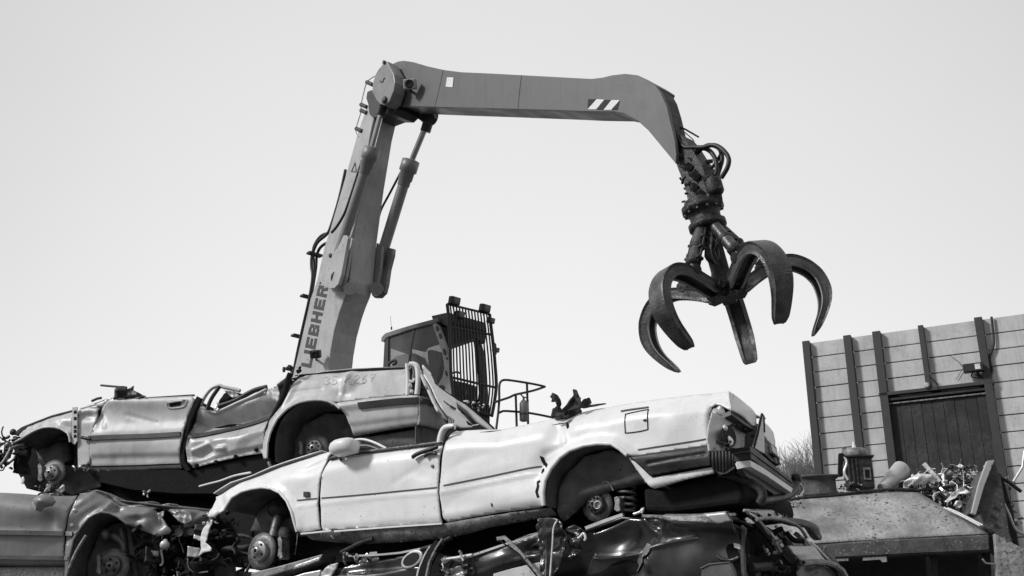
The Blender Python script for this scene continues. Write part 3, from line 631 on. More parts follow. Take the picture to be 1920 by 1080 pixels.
# ------------------------------------------------------------------ five-tine grapple
def build_grapple():
    top = M_.at(1318, 392, -BW_ / 2); hub = at_depth(1361, 546, top.y + .02); ax = (top - hub).normalized(); H = (top - hub).length
    root = thing('scrap_grapple', 'dark open five tined grapple hanging from the end of the stick', 'grapple', hub)
    cfw = Vector((0, 1, 0)); ey = (cfw - ax * cfw.dot(ax)).normalized(); ex = ey.cross(ax)
    W = lambda r_, th, z: hub + (ex * math.cos(th) + ey * math.sin(th)) * r_ * .97 + ax * (z if z > .5 else z * .78 if z > 0 else z * .97)
    # link between stick and rotator (greasy)
    o = -BW_ / 2
    m = MB(); slab(m, M_, [(1264, 258), (1276, 252), (1288, 266), (1302, 288), (1316, 308), (1320, 322), (1328, 342), (1330, 366), (1318, 378), (1291, 384), (1287, 362), (1281, 340), (1272, 318), (1266, 300)], o + .15, o - .15, 'greasy_steel')
    for x, y in ((1290, 312), (1304, 330), (1300, 350), (1312, 362)): m.tube([M_.at(x, y, o + .22), M_.at(x, y, o - .22)], .06, 'greasy_steel', 12)
    junk(m, M_.at(1300, 335, o), (.16, .2, .34), 46, ['greasy_steel', 'greasy_steel', 'mid_scrap', 'rubber_hose'], 91, .6, (.012, .035))
    m.build('link', root, bevel=.02)
    m = MB(); a0 = M_.at(1343, 364, o + .05); m.lathe(a0, ax, [(.10, 0), (.125, .03), (.125, .2), (.10, .24), (.06, .25)], 'greasy_steel', 20)
    m.box(a0 + ax * .27 - ex * .05, ex * .07, ey * .06, ax * .05, 'greasy_steel'); m.build('rotator_motor', root, bevel=.008)
    m = MB(); m.lathe(top, ax, [(.2, .16), (.24, .14), (.24, .08), (.3, .06), (.3, -.03), (.25, -.05), (.22, -.10), (.22, -.2), (.27, -.22), (.27, -.3), (.2, -.32)], 'greasy_steel', 36)
    for k in range(12):
        t = k * math.pi / 6; m.lathe(top + (ex * math.cos(t) + ey * math.sin(t)) * .27 + ax * -.03, -ax, [(.022, 0), (.022, .03)], 'mid_scrap', 6)
    m.tube([top + ax * .08 + ex * .1, M_.at(1343, 372, o + .05)], .1, 'greasy_steel', 10)
    m.build('rotator', root)
    m = MB(); m.lathe(hub, ax, [(.10, -.12), (.2, -.1), (.22, .1), (.16, .2), (.13, .3), (.13, H - .3), (.18, H - .25), (.18, H - .2)], 'greasy_steel', 26); m.build('spine', root)
    # tine profile in (r, z)
    outer = [(.16, .12), (.36, .2), (.6, .33), (.84, .42), (1.06, .40), (1.26, .24), (1.40, .0), (1.45, -.24), (1.41, -.44), (1.30, -.63), (1.17, -.79), (1.07, -.88)]
    inner = [(.16, -.1), (.36, -.04), (.58, .10), (.80, .20), (.98, .17), (1.12, .05), (1.20, -.13), (1.21, -.30), (1.19, -.45), (1.13, -.61), (1.07, -.76), (1.02, -.88)]
    O = catmull([Vector((a, b, 0)) for a, b in outer], 4); I = catmull([Vector((a, b, 0)) for a, b in inner], 4); n = len(O)
    I = [o_.lerp(i_, 1 - .34 * min(1, max(0, (k_ / (n - 1) - .25) / .3)) * min(1, max(.25, (1 - k_ / (n - 1)) / .2))) for k_, (o_, i_) in enumerate(zip(O, I))]
    wid = [np.interp(i / (n - 1), [0, .1, .2, .45, .7, .93, 1], [.10, .115, .13, .14, .14, .11, .075]) for i in range(n)]
    for k in range(5):
        th = R(71 + 72 * k); tv = (-ex * math.sin(th) + ey * math.cos(th)); m = MB(); V = []
        for i in range(n):
            o_, i_ = O[i], I[i]; mo = o_ * .72 + i_ * .28; mi = o_ * .24 + i_ * .76; mc = (o_ + i_) / 2; wd = wid[i]
            ro = o_ * .965 + i_ * .035
            for p, s_ in ((o_, .80), (ro, 1), (mo, .86), (mi, .86), (i_, 1), (i_, .62), (mi * .75 + mo * .25, .52), (mi * .75 + mo * .25, -.52), (i_, -.62), (i_, -1), (mi, -.86), (mo, -.86), (ro, -1), (o_, -.80)):
                V.append(W(p.x, th, p.y) + tv * wd * s_)
        q = 14; fs = [[i * q + j, i * q + (j + 1) % q, (i + 1) * q + (j + 1) % q, (i + 1) * q + j] for i in range(n - 1) for j in range(q)]
        for j in range(q):
            mt = 'tine_wear' if j in (4, 8) else 'tine_steel'
            m.add(V, [f for f in fs if f[0] % q == j], mt, False)
        m.add(V[:q], [list(range(q))], 'tine_steel'); m.add(V[-q:], [list(range(q))[::-1]], 'tine_steel')
        t = m.build('tine', root)
        m = MB(); m.tube([W(.24, th, .04) - tv * .17, W(.24, th, .04) + tv * .17], .055, 'greasy_steel', 14); m.build('pin', t)
        a, b = W(.17, th, H - .34), W(.60, th, .34); d = (b - a).normalized(); m = MB()
        m.tube([a, a + (b - a) * .8], .088, 'tine_steel', 16); m.lathe(a + (b - a) * .8, d, [(.1, -.06), (.1, .03), (.05, .04)], 'greasy_steel', 16)
        m.lathe(a + (b - a) * .42, d, [(.095, -.03), (.1, -.02), (.1, .02), (.095, .03)], 'greasy_steel', 16); c_ = m.build('tine_cylinder', root)
        m = MB(); m.tube([a + (b - a) * .78, b], .05, 'rod_chrome', 12); m.tube([b - tv * .12, b + tv * .12], .075, 'greasy_steel', 12); m.build('rod', c_)
        m = MB(); g = (a + b) / 2 + (ex * math.cos(th) + ey * math.sin(th)) * .12 + ax * .05
        m.tube(catmull([a + tv * .1, a + (b - a) * .2 + tv * .13 + ax * .03, a + (b - a) * .5 + tv * .12, a + (b - a) * .8 + tv * .1], 4), .02, 'rubber_hose', 6)
        for f_ in (.25, .5, .75): m.box(a + (b - a) * f_ + tv * .11, d * .02, tv * .03, d.cross(tv) * .05, 'greasy_steel')
        m.build('hose', c_)
        m = MB(); m.prism([W(.08, th, -.12) - tv * .10, W(.27, th, -.13) - tv * .10, W(.27, th, -.13) + tv * .10, W(.08, th, -.12) + tv * .10], ax * .05, 'greasy_steel'); m.build('hub_lug', root, bevel=.01)
    m = MB(); rn = random.Random(5)
    for k in range(7):
        t = rn.random() * 6.28; p0 = top - ax * .32 + (ex * math.cos(t) + ey * math.sin(t)) * .1
        m.tube(catmull([p0, p0 - ax * .2 + ex * rn.uniform(-.12, .12) + ey * -.1, p0 - ax * .42 + ex * rn.uniform(-.14, .14) - ey * .08, p0 - ax * .6 + ex * rn.uniform(-.06, .06)], 4), rn.choice((.014, .02)), rn.choice(('rubber_hose', 'mid_scrap', 'greasy_steel')), 6)
    m.build('hose_bundle', root)
build_grapple()
# ------------------------------------------------------------------ rusty hopper at the right with its load
HP = Plane(1700, 1005, 12, -83)
def build_hopper():
    P = lambda x, y, o=0: HP.at(x, y, o)
    b = P(1700, 1030, -1); root = thing('scrap_hopper', 'rusty speckled steel hopper with sloping front and dark opening below', 'hopper', Vector((b.x, b.y, 0)))
    T = [(1380, 950), (1440, 940), (1463, 939), (1500, 932), (1560, 928), (1606, 924), (1660, 922.5), (1720, 921.5)]
    Bt = [(1380, 1030), (1440, 1026), (1480, 1022), (1551, 1017), (1610, 1013), (1699, 1008), (1780, 1003.5), (1852, 1000)]
    rows = []; nr = 14
    for j in range(nr + 1):
        t = j / nr; row = []
        for i in range(29):
            s_ = i / 28; a = (np.interp(s_, np.linspace(0, 1, 8), [p[0] for p in T]), np.interp(s_, np.linspace(0, 1, 8), [p[1] for p in T]))
            c = (np.interp(s_, np.linspace(0, 1, 8), [p[0] for p in Bt]), np.interp(s_, np.linspace(0, 1, 8), [p[1] for p in Bt]))
            p = P(*a, -.75) * (1 - t) + P(*c, 0) * t
            p += HP.n * (.03 * noise.noise(p * 1.3) - .05 * math.exp(-((s_ - .72) / .05) ** 2 - ((t - .45) / .3) ** 2)); row.append(p)
        rows.append(row)
    m = MB(); q = len(rows[0]); m.add([p for r_ in rows for p in r_], [[(j + 1) * q + i, (j + 1) * q + i + 1, j * q + i + 1, j * q + i] for j in range(nr) for i in range(q - 1)], 'hopper_steel', True)
    m.build('sloping_plate', root, solid=.012)
    m = MB(); n = 24; A = []; Q = []
    for i in range(n + 1):
        s_ = i / n; A.append((np.interp(s_, [0, .2, .37, .68, 1], [1380, 1480, 1551, 1699, 1853]), np.interp(s_, [0, .2, .37, .68, 1], [1031, 1023, 1018, 1009, 1001])))
        Q.append((A[-1][0] * 1 + 2, A[-1][1] + np.interp(s_, [0, .5, 1], [27, 31, 33])))
    prof = [(0, -.01), (.12, .02), (.88, .025), (1, .0)]
    L = [[P(a[0] + (q[0] - a[0]) * t, a[1] + (q[1] - a[1]) * t, o) for a, q in zip(A, Q)] for t, o in prof]
    L.append([p - HP.n * .25 for p in L[-1]])
    for X, Y in zip(L[:-1], L[1:]): m.loft(Y, X, 'hopper_lip')
    m.build('lip', root)
    m = MB(); slab(m, HP, [(1553, 1048), (1590, 1046), (1591, 1051), (1553, 1053)], -.02, -.08, 'bright_scrap'); m.build('edge_strip', root); m = MB(); slab(m, HP, [(1618, 1045), (1662, 1043), (1663, 1053), (1655, 1054), (1650, 1049), (1618, 1051)], -.02, -.06, 'bright_scrap'); m.build('edge_strip', root)
    slabo('back_plate', root, HP, [(1400, 1030), (1850, 1010), (1880, 1330), (1400, 1330)], -1.1, -1.2, 'hopper_dark')
    for x in (1745, 1845): slabo('leg', root, HP, [(x, 1034), (x + 12, 1033), (x + 30, 1345), (x + 16, 1345)], -.15, -.4, 'hopper_dark', .01)
    slabo('leg', root, HP, [(1450, 1052), (1466, 1051), (1460, 1340), (1446, 1340)], -.15, -.4, 'hopper_dark', .01)
    # right hand end: leaning plate with a flanged, bolted edge
    slabo('end_plate', root, HP, [(1858, 872), (1866, 866), (1878, 900), (1886, 950), (1893, 1000), (1905, 1032), (1864, 1001), (1851, 992), (1840, 960), (1830, 956)], -.02, -.75, 'hopper_lip', .01)
    m = MB(); slab(m, HP, [(1851, 864), (1865, 862), (1846, 910), (1830, 965), (1822, 962), (1836, 905)], .04, -.02, 'cab_light')
    m.build('edge_flange', root, bevel=.004)
    for t in np.linspace(.08, .95, 9): m = MB(); m.lathe(HP.at(1863 + (1834 - 1863) * t, 866 + (962 - 866) * t, .045), HP.n, [(.013, 0), (.013, .012)], 'hopper_dark', 8); m.build('bolt', root)
    for x, y in ((1860, 968), (1868, 985), (1857, 996), (1866, 952)): m = MB(); m.lathe(HP.at(x, y, -.015), HP.n, [(.02, 0), (.02, .015)], 'hopper_dark', 8); m.build('bolt', root)
    slabo('side_plate', root, HP, [(1865, 1000), (1880, 1008), (1933, 1036), (1950, 1090), (1950, 1345), (1880, 1345), (1868, 1040)], .06, -.02, 'hopper_steel', .006)
    slabo('side_plate', root, HP, [(1868, 880), (1884, 905), (1900, 960), (1912, 1028), (1893, 1010), (1884, 955), (1876, 905)], -.3, -.9, 'hopper_dark', .01)
    m = MB(); m.tube([P(1842, 1048, .02), P(1848, 1056, .04), P(1866, 1058, .04)], .012, 'mid_scrap', 6); m.build('hook', root)
    m = MB()
    for q in ([(1777, 953), (1800, 963), (1843, 985)], [(1770, 952), (1800, 966), (1838, 986)]): m.tube([P(x, y, -.3 + .3 * (x - 1770) / 75) for x, y in q], .014, 'light_paint', 7)
    m.build('edge_bar', root)
    # bent edge rail over the load
    m = MB(); m.tube(catmull([P(x, y, -.72) for x, y in ((1440, 944), (1500, 934), (1560, 929), (1606, 923), (1640, 920), (1680, 917), (1720, 919), (1760, 915), (1790, 910), (1832, 899))], 4), .018, 'dark_scrap', 8); m.build('top_rail', root)
    # load
    def item(name, label, cat, at): return thing(name, label, cat, at)
    c = P(1539, 930, -1.0); up = Vector((0, 0, 1)); ax = (up + HP.n * .12).normalized()
    g = item('wheel_rim', 'rusty wheel rim lying flat on the left end of the hopper edge', 'wheel rim', c)
    m = MB(); m.lathe(c, ax, [(.2, 0), (.225, .0), (.225, .03), (.19, .06), (.185, .19), (.225, .22), (.24, .23), (.24, .245), (.2, .245), (.17, .2), (.17, .05)], 'hopper_lip', 36); m.build('rim_barrel', g)
    m = MB(); m.lathe(c, ax, [(.17, .1), (.1, .13), (.05, .12), (.01, .12)], 'dark_scrap', 24); m.build('wheel_centre', g)
    q = P(1610, 918, -1.05); g = item('gearbox', 'dark rusty machine casing with a square hole standing on the hopper', 'machine part', q)
    u = -HP.d if HP.d.x < 0 else HP.d; k = mpp(q); wd = 27 * k; ht = 58 * k
    m = MB(); m.box(q + up * ht * .5 + u * wd * .12, u * wd * .86, HP.n * wd * .7, up * ht * .5, 'dark_scrap')
    for t in (-.62, -.35, -.08): m.box(q + up * ht * .5 + u * wd * t + HP.n * wd * .73, u * wd * .07, HP.n * wd * .05, up * ht * .46, 'dark_scrap')
    m.box(q + up * ht * 1.02 + u * wd * .14, u * wd * 1.0, HP.n * wd * .85, up * ht * .03, 'dark_scrap')
    cs = m.build('casing', g, bevel=.012)
    m = MB(); m.lathe(q + up * ht * 1.05, up, [(wd * .86, 0), (wd * .9, .01), (wd * .9, ht * .22), (wd * .8, ht * .25), (wd * .3, ht * .26)], 'mid_scrap', 30)
    m.lathe(q + up * ht * 1.3, up, [(wd * .3, 0), (wd * .15, .03), (wd * .08, .08), (.005, .1)], 'bright_scrap', 12); m.build('cover', g)
    m = MB(); m.box(q + up * ht * .45 + u * wd * .55 + HP.n * (wd * .7), u * wd * .24, HP.n * .012, up * ht * .2, 'mid_scrap'); m.box(q + up * ht * .45 + u * wd * .55 + HP.n * (wd * .7 + .014), u * wd * .15, HP.n * .003, up * ht * .13, 'underbody'); m.build('opening', cs)
    pl2 = newplane(P(1580, 900, -1.0), -83)
    g = item('scrap_bracket', 'narrow black upright bracket left of the dark machine casing', 'bracket', pl2.at(1578, 918)); slabo('plate', g, pl2, [(1573, 850), (1581, 849), (1581, 892), (1572, 893)], .05, -.02, 'underbody', .004)
    slabo('bent_plate', g, pl2, [(1579, 838), (1584, 838), (1592, 843), (1598, 853), (1594, 895), (1584, 900), (1583, 870), (1586, 852)], .02, -.06, 'mid_scrap', .006)
    m = MB(); m.tube(catmull([pl2.at(x, y, .06) for x, y in ((1584, 856), (1588, 868), (1583, 885), (1590, 900))], 4), .018, 'bright_scrap', 7); m.tube(catmull([pl2.at(x, y, .04) for x, y in ((1594, 862), (1600, 874), (1598, 888))], 4), .03, 'light_paint', 8); m.build('hose_end', g)
    m = MB(); a, b_ = P(1655, 917, -1.0), P(1690, 880, -1.35); m.tube([a, a + (b_ - a) * .5, b_], [.07, .095, .11], 'light_paint', 18); tag(m.build('pipe'), 'fat pale pipe leaning up to the right behind the hopper edge', 'pipe')
    F = [('f', 9, .05, 3.), ('g', 1722, 900, 16, 12, .10), ('l', [(1700, 905), (1745, 893)], 5, .04)]
    g = MB(); pl3 = newplane(P(1720, 905, -.74), -75); sheet(g, pl3, [(1694, 916), (1694, 904), (1703, 898), (1718, 891), (1734, 888), (1748, 890), (1756, 898), (1752, 908), (1740, 903), (1733, 914), (1722, 908), (1716, 916), (1708, 909), (1704, 917)], 'bright_scrap', F, 3.)
    tag(g.build('crumpled_sheet', solid=.006), 'bright white crumpled metal sheet on top of the scrap load', 'sheet metal')
    m = MB(); a, b_ = P(1732, 869, -.95), P(1766, 908, -.9); d = (b_ - a).normalized(); s_ = HP.n.cross(d); m.box((a + b_) / 2, d * (b_ - a).length / 2, s_ * .022, HP.n * .022, 'bright_scrap'); tag(m.build('square_tube', bevel=.004), 'white square tube sticking up out of the scrap load', 'metal bar')
    pl4 = newplane(P(1800, 930, -.55), -83)
    m = MB(); sheet(m, pl4, [(1771, 940), (1796, 917), (1806, 913), (1823, 928), (1820, 934), (1806, 925), (1798, 926), (1790, 934), (1776, 943)], 'bright_scrap', [('f', 8, .04, 1.)], 2.); tag(m.build('bent_strip', solid=.008), 'white bent strip arched over a dark gap in the scrap load', 'sheet metal')
    m = MB(); sheet(m, pl4, [(1785, 950), (1790, 940), (1800, 941), (1804, 950), (1797, 954), (1788, 952)], 'bright_scrap', [('f', 6, .04, 5.)], 2., .05); tag(m.build('crumpled_sheet', solid=.006), 'small white crumpled piece low beside the hopper right edge', 'sheet metal')
    m = MB()
    al = ['mid_scrap', 'dark_scrap', 'bright_scrap', 'mid_scrap', 'light_paint', 'dark_scrap']
    junk(m, P(1772, 907, -1.05), (.42, .28, .10), 130, al + ['bright_scrap', 'light_paint'], 11, .6, (.003, .010)); junk(m, P(1790, 930, -.8), (.26, .22, .13), 110, al + ['bright_scrap'], 12, .9, (.003, .009)); junk(m, P(1592, 914, -1.0), (.14, .14, .06), 50, al, 13, .6, (.003, .008))
    junk(m, P(1825, 905, -.9), (.12, .2, .2), 60, al, 14, .6, (.003, .010)); junk(m, P(1497, 926, -.95), (.06, .1, .07), 24, al, 18, .7, (.003, .007)); junk(m, P(1800, 895, -1.1), (.25, .2, .14), 60, ['mid_scrap', 'bright_scrap', 'dark_scrap'], 19, .7, (.003, .007))
    junk(m, P(1700, 921, -1.1), (.5, .1, .02), 30, ['dark_scrap', 'mid_scrap'], 15, .3, (.003, .008)); junk(m, P(1888, 945, -.4), (.07, .15, .3), 40, al, 16, .5, (.003, .009)); junk(m, P(1483, 945, -.6), (.14, .1, .07), 60, ['mid_scrap', 'dark_scrap', 'light_paint'], 17, .3, (.003, .008))
    tag(m.build('loose_scrap'), 'tangled bars and offcuts of mixed metal filling the hopper', 'scrap metal', kind='stuff')
    m = MB(); slab(m, newplane(P(1790, 940, -1.3), -83), [(1660, 925), (1700, 905), (1760, 895), (1850, 905), (1850, 1000), (1790, 990), (1700, 960)], 0, -.3, 'dark_scrap'); m.build('load_bed', root)
    # loose wire at the far right
    m = MB(); m.tube([P(x, y, -.3) for x, y in ((1921, 845), (1917, 876), (1900, 903))], .014, 'bright_scrap', 6); m.tube(catmull([P(x, y, -.25) for x, y in ((1870, 893), (1888, 902), (1915, 922))], 4), .02, 'dark_scrap', 6)
    m.tube(catmull([P(x, y, -.2) for x, y in ((1872, 925), (1890, 960), (1900, 985), (1908, 996), (1925, 1004))], 5), .016, 'light_paint', 6); tag(m.build('loose_wire'), 'loose pale wire and rod bent over the right edge of the hopper', 'wire')
build_hopper()
# ------------------------------------------------------------------ the scrapped cars, stacked and crushed
def arch_liner(parent, pl, L, dep, m='liner', name='wheel_arch_liner', F=None):
    mb = MB(); A = [pl.at(x, y, -.012) for x, y in L]; B = [p - pl.n * dep for p in A]; mb.loft(A, B, m); return mb.build(name, parent)
def lip(parent, pl, L, m, r_=.012, F=None, off=.0, name='arch_lip', dy=0):
    mb = MB(); mb.tube([surf(pl, x, y + dy, F, off) for x, y in L], r_, m, 7); return mb.build(name, parent)
def lid(parent, pl, L, m, dep=1.5, name='roof_remains', drop=.02, seed=0, i0=.14):
    """The crumpled top skin that runs across the car behind the traced edge."""
    mb = MB(); n = 12; V = []; q = len(L)
    for j in range(n + 1):
        for x, y in L:
            p = pl.at(x, y, -i0) - pl.n * (dep - i0) * j / n; p.z += -drop - .05 * math.sin(math.pi * j / n) * abs(noise.noise(p * 1.7 + Vector((seed, 0, 0)))) ; V.append(p)
    mb.add(V, [[j * q + i, (j + 1) * q + i, (j + 1) * q + i + 1, j * q + i + 1] for j in range(n) for i in range(q - 1)], m, True); return mb.build(name, parent, solid=.01)
# ================================================================== white saloon in front
WC = Plane(1380, 850, 7.3, -58)
def build_white():
    pl = WC; root = car_thing('white crushed saloon with open wheel arches and black rear bumper', pl, 900, 1000)
    wp = 'white_paint'
    STR = [(555, 938), (598, 934), (700, 926), (822, 914), (829, 911), (920, 893), (1014, 873)]
    CR = [(560, 950), (600, 945), (700, 934), (823, 924), (830, 923), (920, 905), (1012, 886)]
    arch1 = [(558, 997), (554.5, 978), (550, 960), (541, 940), (528, 924.5), (512, 916.7), (494.5, 914.5), (474.5, 917), (454.5, 922), (436.7, 933), (423, 949), (419, 956)]
    ftop = [(386, 928), (401, 922), (414, 913), (432, 902), (472, 889), (508, 873), (539, 862), (577, 850), (603, 842)]
    Ff = [('r', [(386, 926), (432, 900), (508, 871), (603, 840)], 42, .13), ('k', CR, 4, .009), ('l', arch1, 9, .022), ('r', [(558, 1000), (600, 996)], 12, .03),
          ('g', 585, 872, 26, 14, -.03, -25), ('k', [(566, 872), (604, 852)], 8, .022), ('g', 410, 945, 22, 12, -.05, 40), ('k', [(400, 968), (421, 918)], 9, .03), ('k', [(455, 908), (507, 882)], 6, .014), ('f', 34, .006, 1.), ('n', 26, .008, 1.)]
    fender = panel('front_wing', root, pl, ftop + [(609, 844), (607, 850), (603.5, 873), (598, 904), (595.5, 943), (599, 992), (563, 999)] + arch1 + [(410, 963), (403, 971), (394.5, 970), (389, 968), (394.5, 951), (391, 934)], wp, Ff, 4.)
    lip(fender, pl, arch1, wp, .012, Ff, .004)
    m = MB(); slab(m, pl, [(570.5, 922), (581, 922), (581, 932), (570.5, 932)], surf(pl, 576, 927, Ff).dot(pl.n) - pl.o.dot(pl.n) + .003, surf(pl, 576, 927, Ff).dot(pl.n) - pl.o.dot(pl.n) + .018, 'black_plastic'); m.build('side_lamp', fender, bevel=.004)
    dtop = [(613, 862.5), (660, 852.5), (750, 841.5), (826, 833)]
    Fd = [('r', [(600, 862), (660, 849), (826, 828)], 30, .05), ('k', CR, 4, .009), ('g', 790, 887, 24, 15, -.011), ('k', [(740, 905), (792, 872), (818, 880)], 9, -.006), ('g', 700, 880, 80, 40, .02), ('r', [(600, 997), (830, 983)], 16, .03), ('f', 60, .005, 4.), ('g', 655, 965, 30, 30, -.008)]
    door = panel('front_door', root, pl, dtop + [(826.5, 836), (823.5, 865), (821, 912), (822.5, 943), (826.5, 979), (602.5, 993.5), (602, 956), (600.5, 930), (603.5, 892)], wp, Fd, 4.)
    m = MB(); strip(m, pl, [(603, 934), (700, 926), (820, 914)], 2.2, 'grey_trim', Fd, .002, .004); m.build('rubbing_strip', door)
    m = MB(); strip(m, pl, [(557, 938), (595, 934.5)], 2.2, 'grey_trim', Ff, .002, .004); m.build('rubbing_strip', fender)
    m = MB(); m.tube(catmull([surf(pl, x, y, Fd, .035) for x, y in ((778, 859), (786, 853), (800, 847), (812, 843), (822, 838))], 4), .018, 'black_plastic', 8); m.tube(catmull([surf(pl, x, y, Fd, .03) for x, y in ((800, 857), (806, 852), (815, 850), (821, 852))], 4), .014, 'black_plastic', 8)
    m.build('handle', door)
    m = MB(); m.lathe(surf(pl, 811, 874, Fd, 0), pl.n, [(.014, 0), (.014, .008), (.008, .01)], 'disc_steel', 12); m.build('lock', door)
    m = MB(); strip(m, pl, [(614, 859.5), (660, 850.5), (750, 839.5), (824, 829.5)], 2.6, 'black_plastic', None, -.03, .02); strip(m, pl, [(614, 856), (665, 845.5), (760, 834), (824, 825.5)], 2.0, 'mid_scrap', None, -.06, .02); m.build('window_seal', door)
    # mirror
    c = pl.at(645, 838, .10); k = mpp(c); m = MB(); O = [(-23, 1), (-20, -8), (-11, -14), (2, -15.5), (14, -15), (22, -9), (23, 3), (21, 13), (4, 15), (-12, 17), (-21, 11)]
    u = -pl.d if pl.d.x < 0 else pl.d; up = Vector((0, 0, 1)); rings = []
    for w_, sc_ in ((-.07, .80), (-.05, .96), (.0, 1), (.05, .93), (.08, .72), (.095, .3)): rings.append([c + u * a * k * 1.3 * sc_ + up * (-b) * k * sc_ + pl.n * w_ for a, b in O])
    q = len(O); m.add([p for r_ in rings for p in r_], [[j * q + i, j * q + (i + 1) % q, (j + 1) * q + (i + 1) % q, (j + 1) * q + i] for j in range(5) for i in range(q)] + [list(range(q))[::-1], list(range(5 * q, 6 * q))], wp, True)
    mr_ = m.build('wing_mirror', root)
    m = MB(); m.tube([pl.at(633, 855, .06), pl.at(637, 858, -.02)], .02, 'black_plastic', 8); m.tube([pl.at(638, 857, .05), pl.at(640, 864, .03)], .008, 'black_plastic', 6); m.build('mirror_foot', mr_)
    # rear quarter
    arch2 = [(1014, 950), (1024, 949), (1024, 926), (1027, 903), (1037, 880), (1055, 859), (1073, 846), (1100, 837), (1126, 833.5), (1152, 834), (1168, 843.5), (1181, 855)]
    Fq = [('r', [(838, 800), (930, 798), (1035, 773), (1170, 747), (1287, 731), (1366, 728)], 46, .14), ('k', CR, 4, .011), ('l', arch2[1:], 12, .035), ('r', [(830, 982), (1014, 952)], 20, .05), ('g', 1045, 800, 20, 26, -.05, 15), ('k', [(1033, 783), (1047, 800), (1063, 850)], 9, .022),
          ('k', [(960, 787), (1060, 765)], 6, -.02), ('g', 870, 950, 40, 24, -.014), ('g', 960, 930, 50, 20, .008), ('k', [(1020, 850), (1062, 836)], 8, -.02), ('g', 1020, 868, 16, 26, -.035, 25), ('g', 1250, 790, 60, 28, .015), ('f', 52, .008, 8.), ('n', 34, .006, 8.), ('g', 1270, 757, 40, 8, -.012), ('r', [(1331, 765), (1328, 790), (1332, 830)], 6, .03)]
    Q = [(834, 808), (838, 802), (845, 803), (858, 801), (884, 799.5), (926, 799), (931, 797.6), (967.5, 790), (1000, 783), (1035, 775), (1080, 765), (1118.5, 757), (1170.6, 749), (1222.7, 741), (1286.7, 733), (1333, 728), (1353, 727), (1365, 731.5), (1368, 745), (1368.5, 769), (1358, 763), (1347, 757), (1338, 756), (1332, 763), (1328, 775), (1329.5, 803), (1331.7, 824), (1332, 834), (1192, 856)] + arch2[::-1] + [(936, 959.5), (884, 968), (834, 978), (829, 972), (824.5, 934), (824.5, 908), (828, 869), (832, 838)]
    qp = panel('rear_quarter', root, pl, Q, wp, Fq, 4.)
    lip(qp, pl, arch2[1:], wp, .016, Fq, .006)
    m = MB(); strip(m, pl, [(832, 910.5), (920, 893), (1012, 873)], 2.2, 'grey_trim', Fq, .002, .004); strip(m, pl, [(1197, 843.5), (1260, 834), (1330, 822)], 2.2, 'grey_trim', Fq, .002, .004); m.build('rubbing_strip', qp)
    m = MB(); fl = [surf(pl, x, y, Fq, .004) for x, y in catmull2([(1174, 775), (1210, 767.5), (1214, 770), (1215.5, 800), (1212, 806.5), (1177, 812), (1173, 808), (1171.5, 779)])]; m.tube(fl, .0035, 'underbody', 6, closed=True)
    m.tube([surf(pl, x, y, Fq, .004) for x, y in ((1160, 769), (1180, 766), (1212, 762))], .008, 'grey_trim', 6); m.tube([surf(pl, x, y, Fq, .006) for x, y in ((1208, 789), (1213, 788))], .006, 'underbody', 6); m.build('fuel_flap', qp)
    for P in ([(1010, 854), (1016, 856), (1018, 864), (1023, 869), (1021, 876), (1015, 870), (1012, 864)], [(1016, 876), (1018, 882), (1014, 888), (1013, 880)], [(1013, 900), (1007, 903), (1008, 912), (1005, 922), (1009, 934), (1015, 933), (1011, 924), (1013, 912), (1011, 906), (1015, 904)], [(1051, 788), (1057, 790), (1061, 798), (1058, 802), (1053, 796)], [(921, 943), (924, 945), (924, 950), (922, 950)], [(888, 806), (905, 803.5), (925, 801.5), (906, 805.5)], [(1026, 793), (1060, 785), (1040, 791)]):
        m = MB(); sheet(m, pl, P, 'underbody', Fq, 2., .004); m.build('tear', qp, solid=.003)
    m = MB(); rn = random.Random(3)
    for i in range(26):
        x, y = rn.uniform(612, 1000), rn.uniform(860, 985)
        if not (inside(np.array([x]), np.array([y]), [(612, 866), (822, 842), (820, 975), (605, 990)])[0]): continue
        m.lathe(surf(pl, x, y, Fd, .001), pl.n, [(rn.uniform(.002, .005), 0), (.001, .002)], 'grey_trim', 6)
    m.build('paint_chip', door)
    # windscreen pillar / folded roof frame above the door
    m = MB(); m.tube(catmull([pl.at(x, y, -.25) for x, y in ((660, 826), (680, 824), (702, 830), (724, 841))], 4), .012, wp, 7); m.tube(catmull([pl.at(x, y, -.2) for x, y in ((664, 836), (690, 836), (710, 843))], 4), .01, 'mid_scrap', 7); m.build('roof_frame_strip', root); m = MB()
    m.tube(catmull([pl.at(x, y, -.06) for x, y in ((823, 842), (826, 820), (832, 805), (842, 800), (852, 800))], 4), .026, wp, 8); m.tube(catmull([pl.at(x, y, -.03) for x, y in ((832, 832), (836, 816), (842, 806), (850, 803))], 4), .016, 'black_plastic', 8); m.build('pillar_stump', root)
    # sill
    sl_ = [(563, 1001), (600, 997), (625, 995.5), (829, 980.5), (900, 968), (1024, 951), (1028, 962), (960, 976), (905, 987), (860, 1000), (803, 1008), (725, 1015), (646, 1017), (600, 1013), (570, 1010)]
    panel('sill', root, pl, sl_, 'grimy_sill', [('r', [(570, 1014), (725, 1018), (860, 1004), (1028, 962)], 24, .10), ('n', 10, .02, 2.), ('p', 800, 1000, 0, 0)], 4., -.03)
    m = MB(); strip(m, pl, [(565, 1001), (600, 997.5), (622, 995)], 3, wp, None, -.01, .02); strip(m, pl, [(626, 996), (730, 988), (828, 981.5)], 3.2, wp, None, -.02, .02); m.build('sill_flange', root)
    m = MB(); junk(m, pl.at(632, 1004, .0), (.05, .02, .03), 8, ['bright_scrap', 'mid_scrap'], 31, thick=(.004, .01)); m.build('torn_bracket', root)
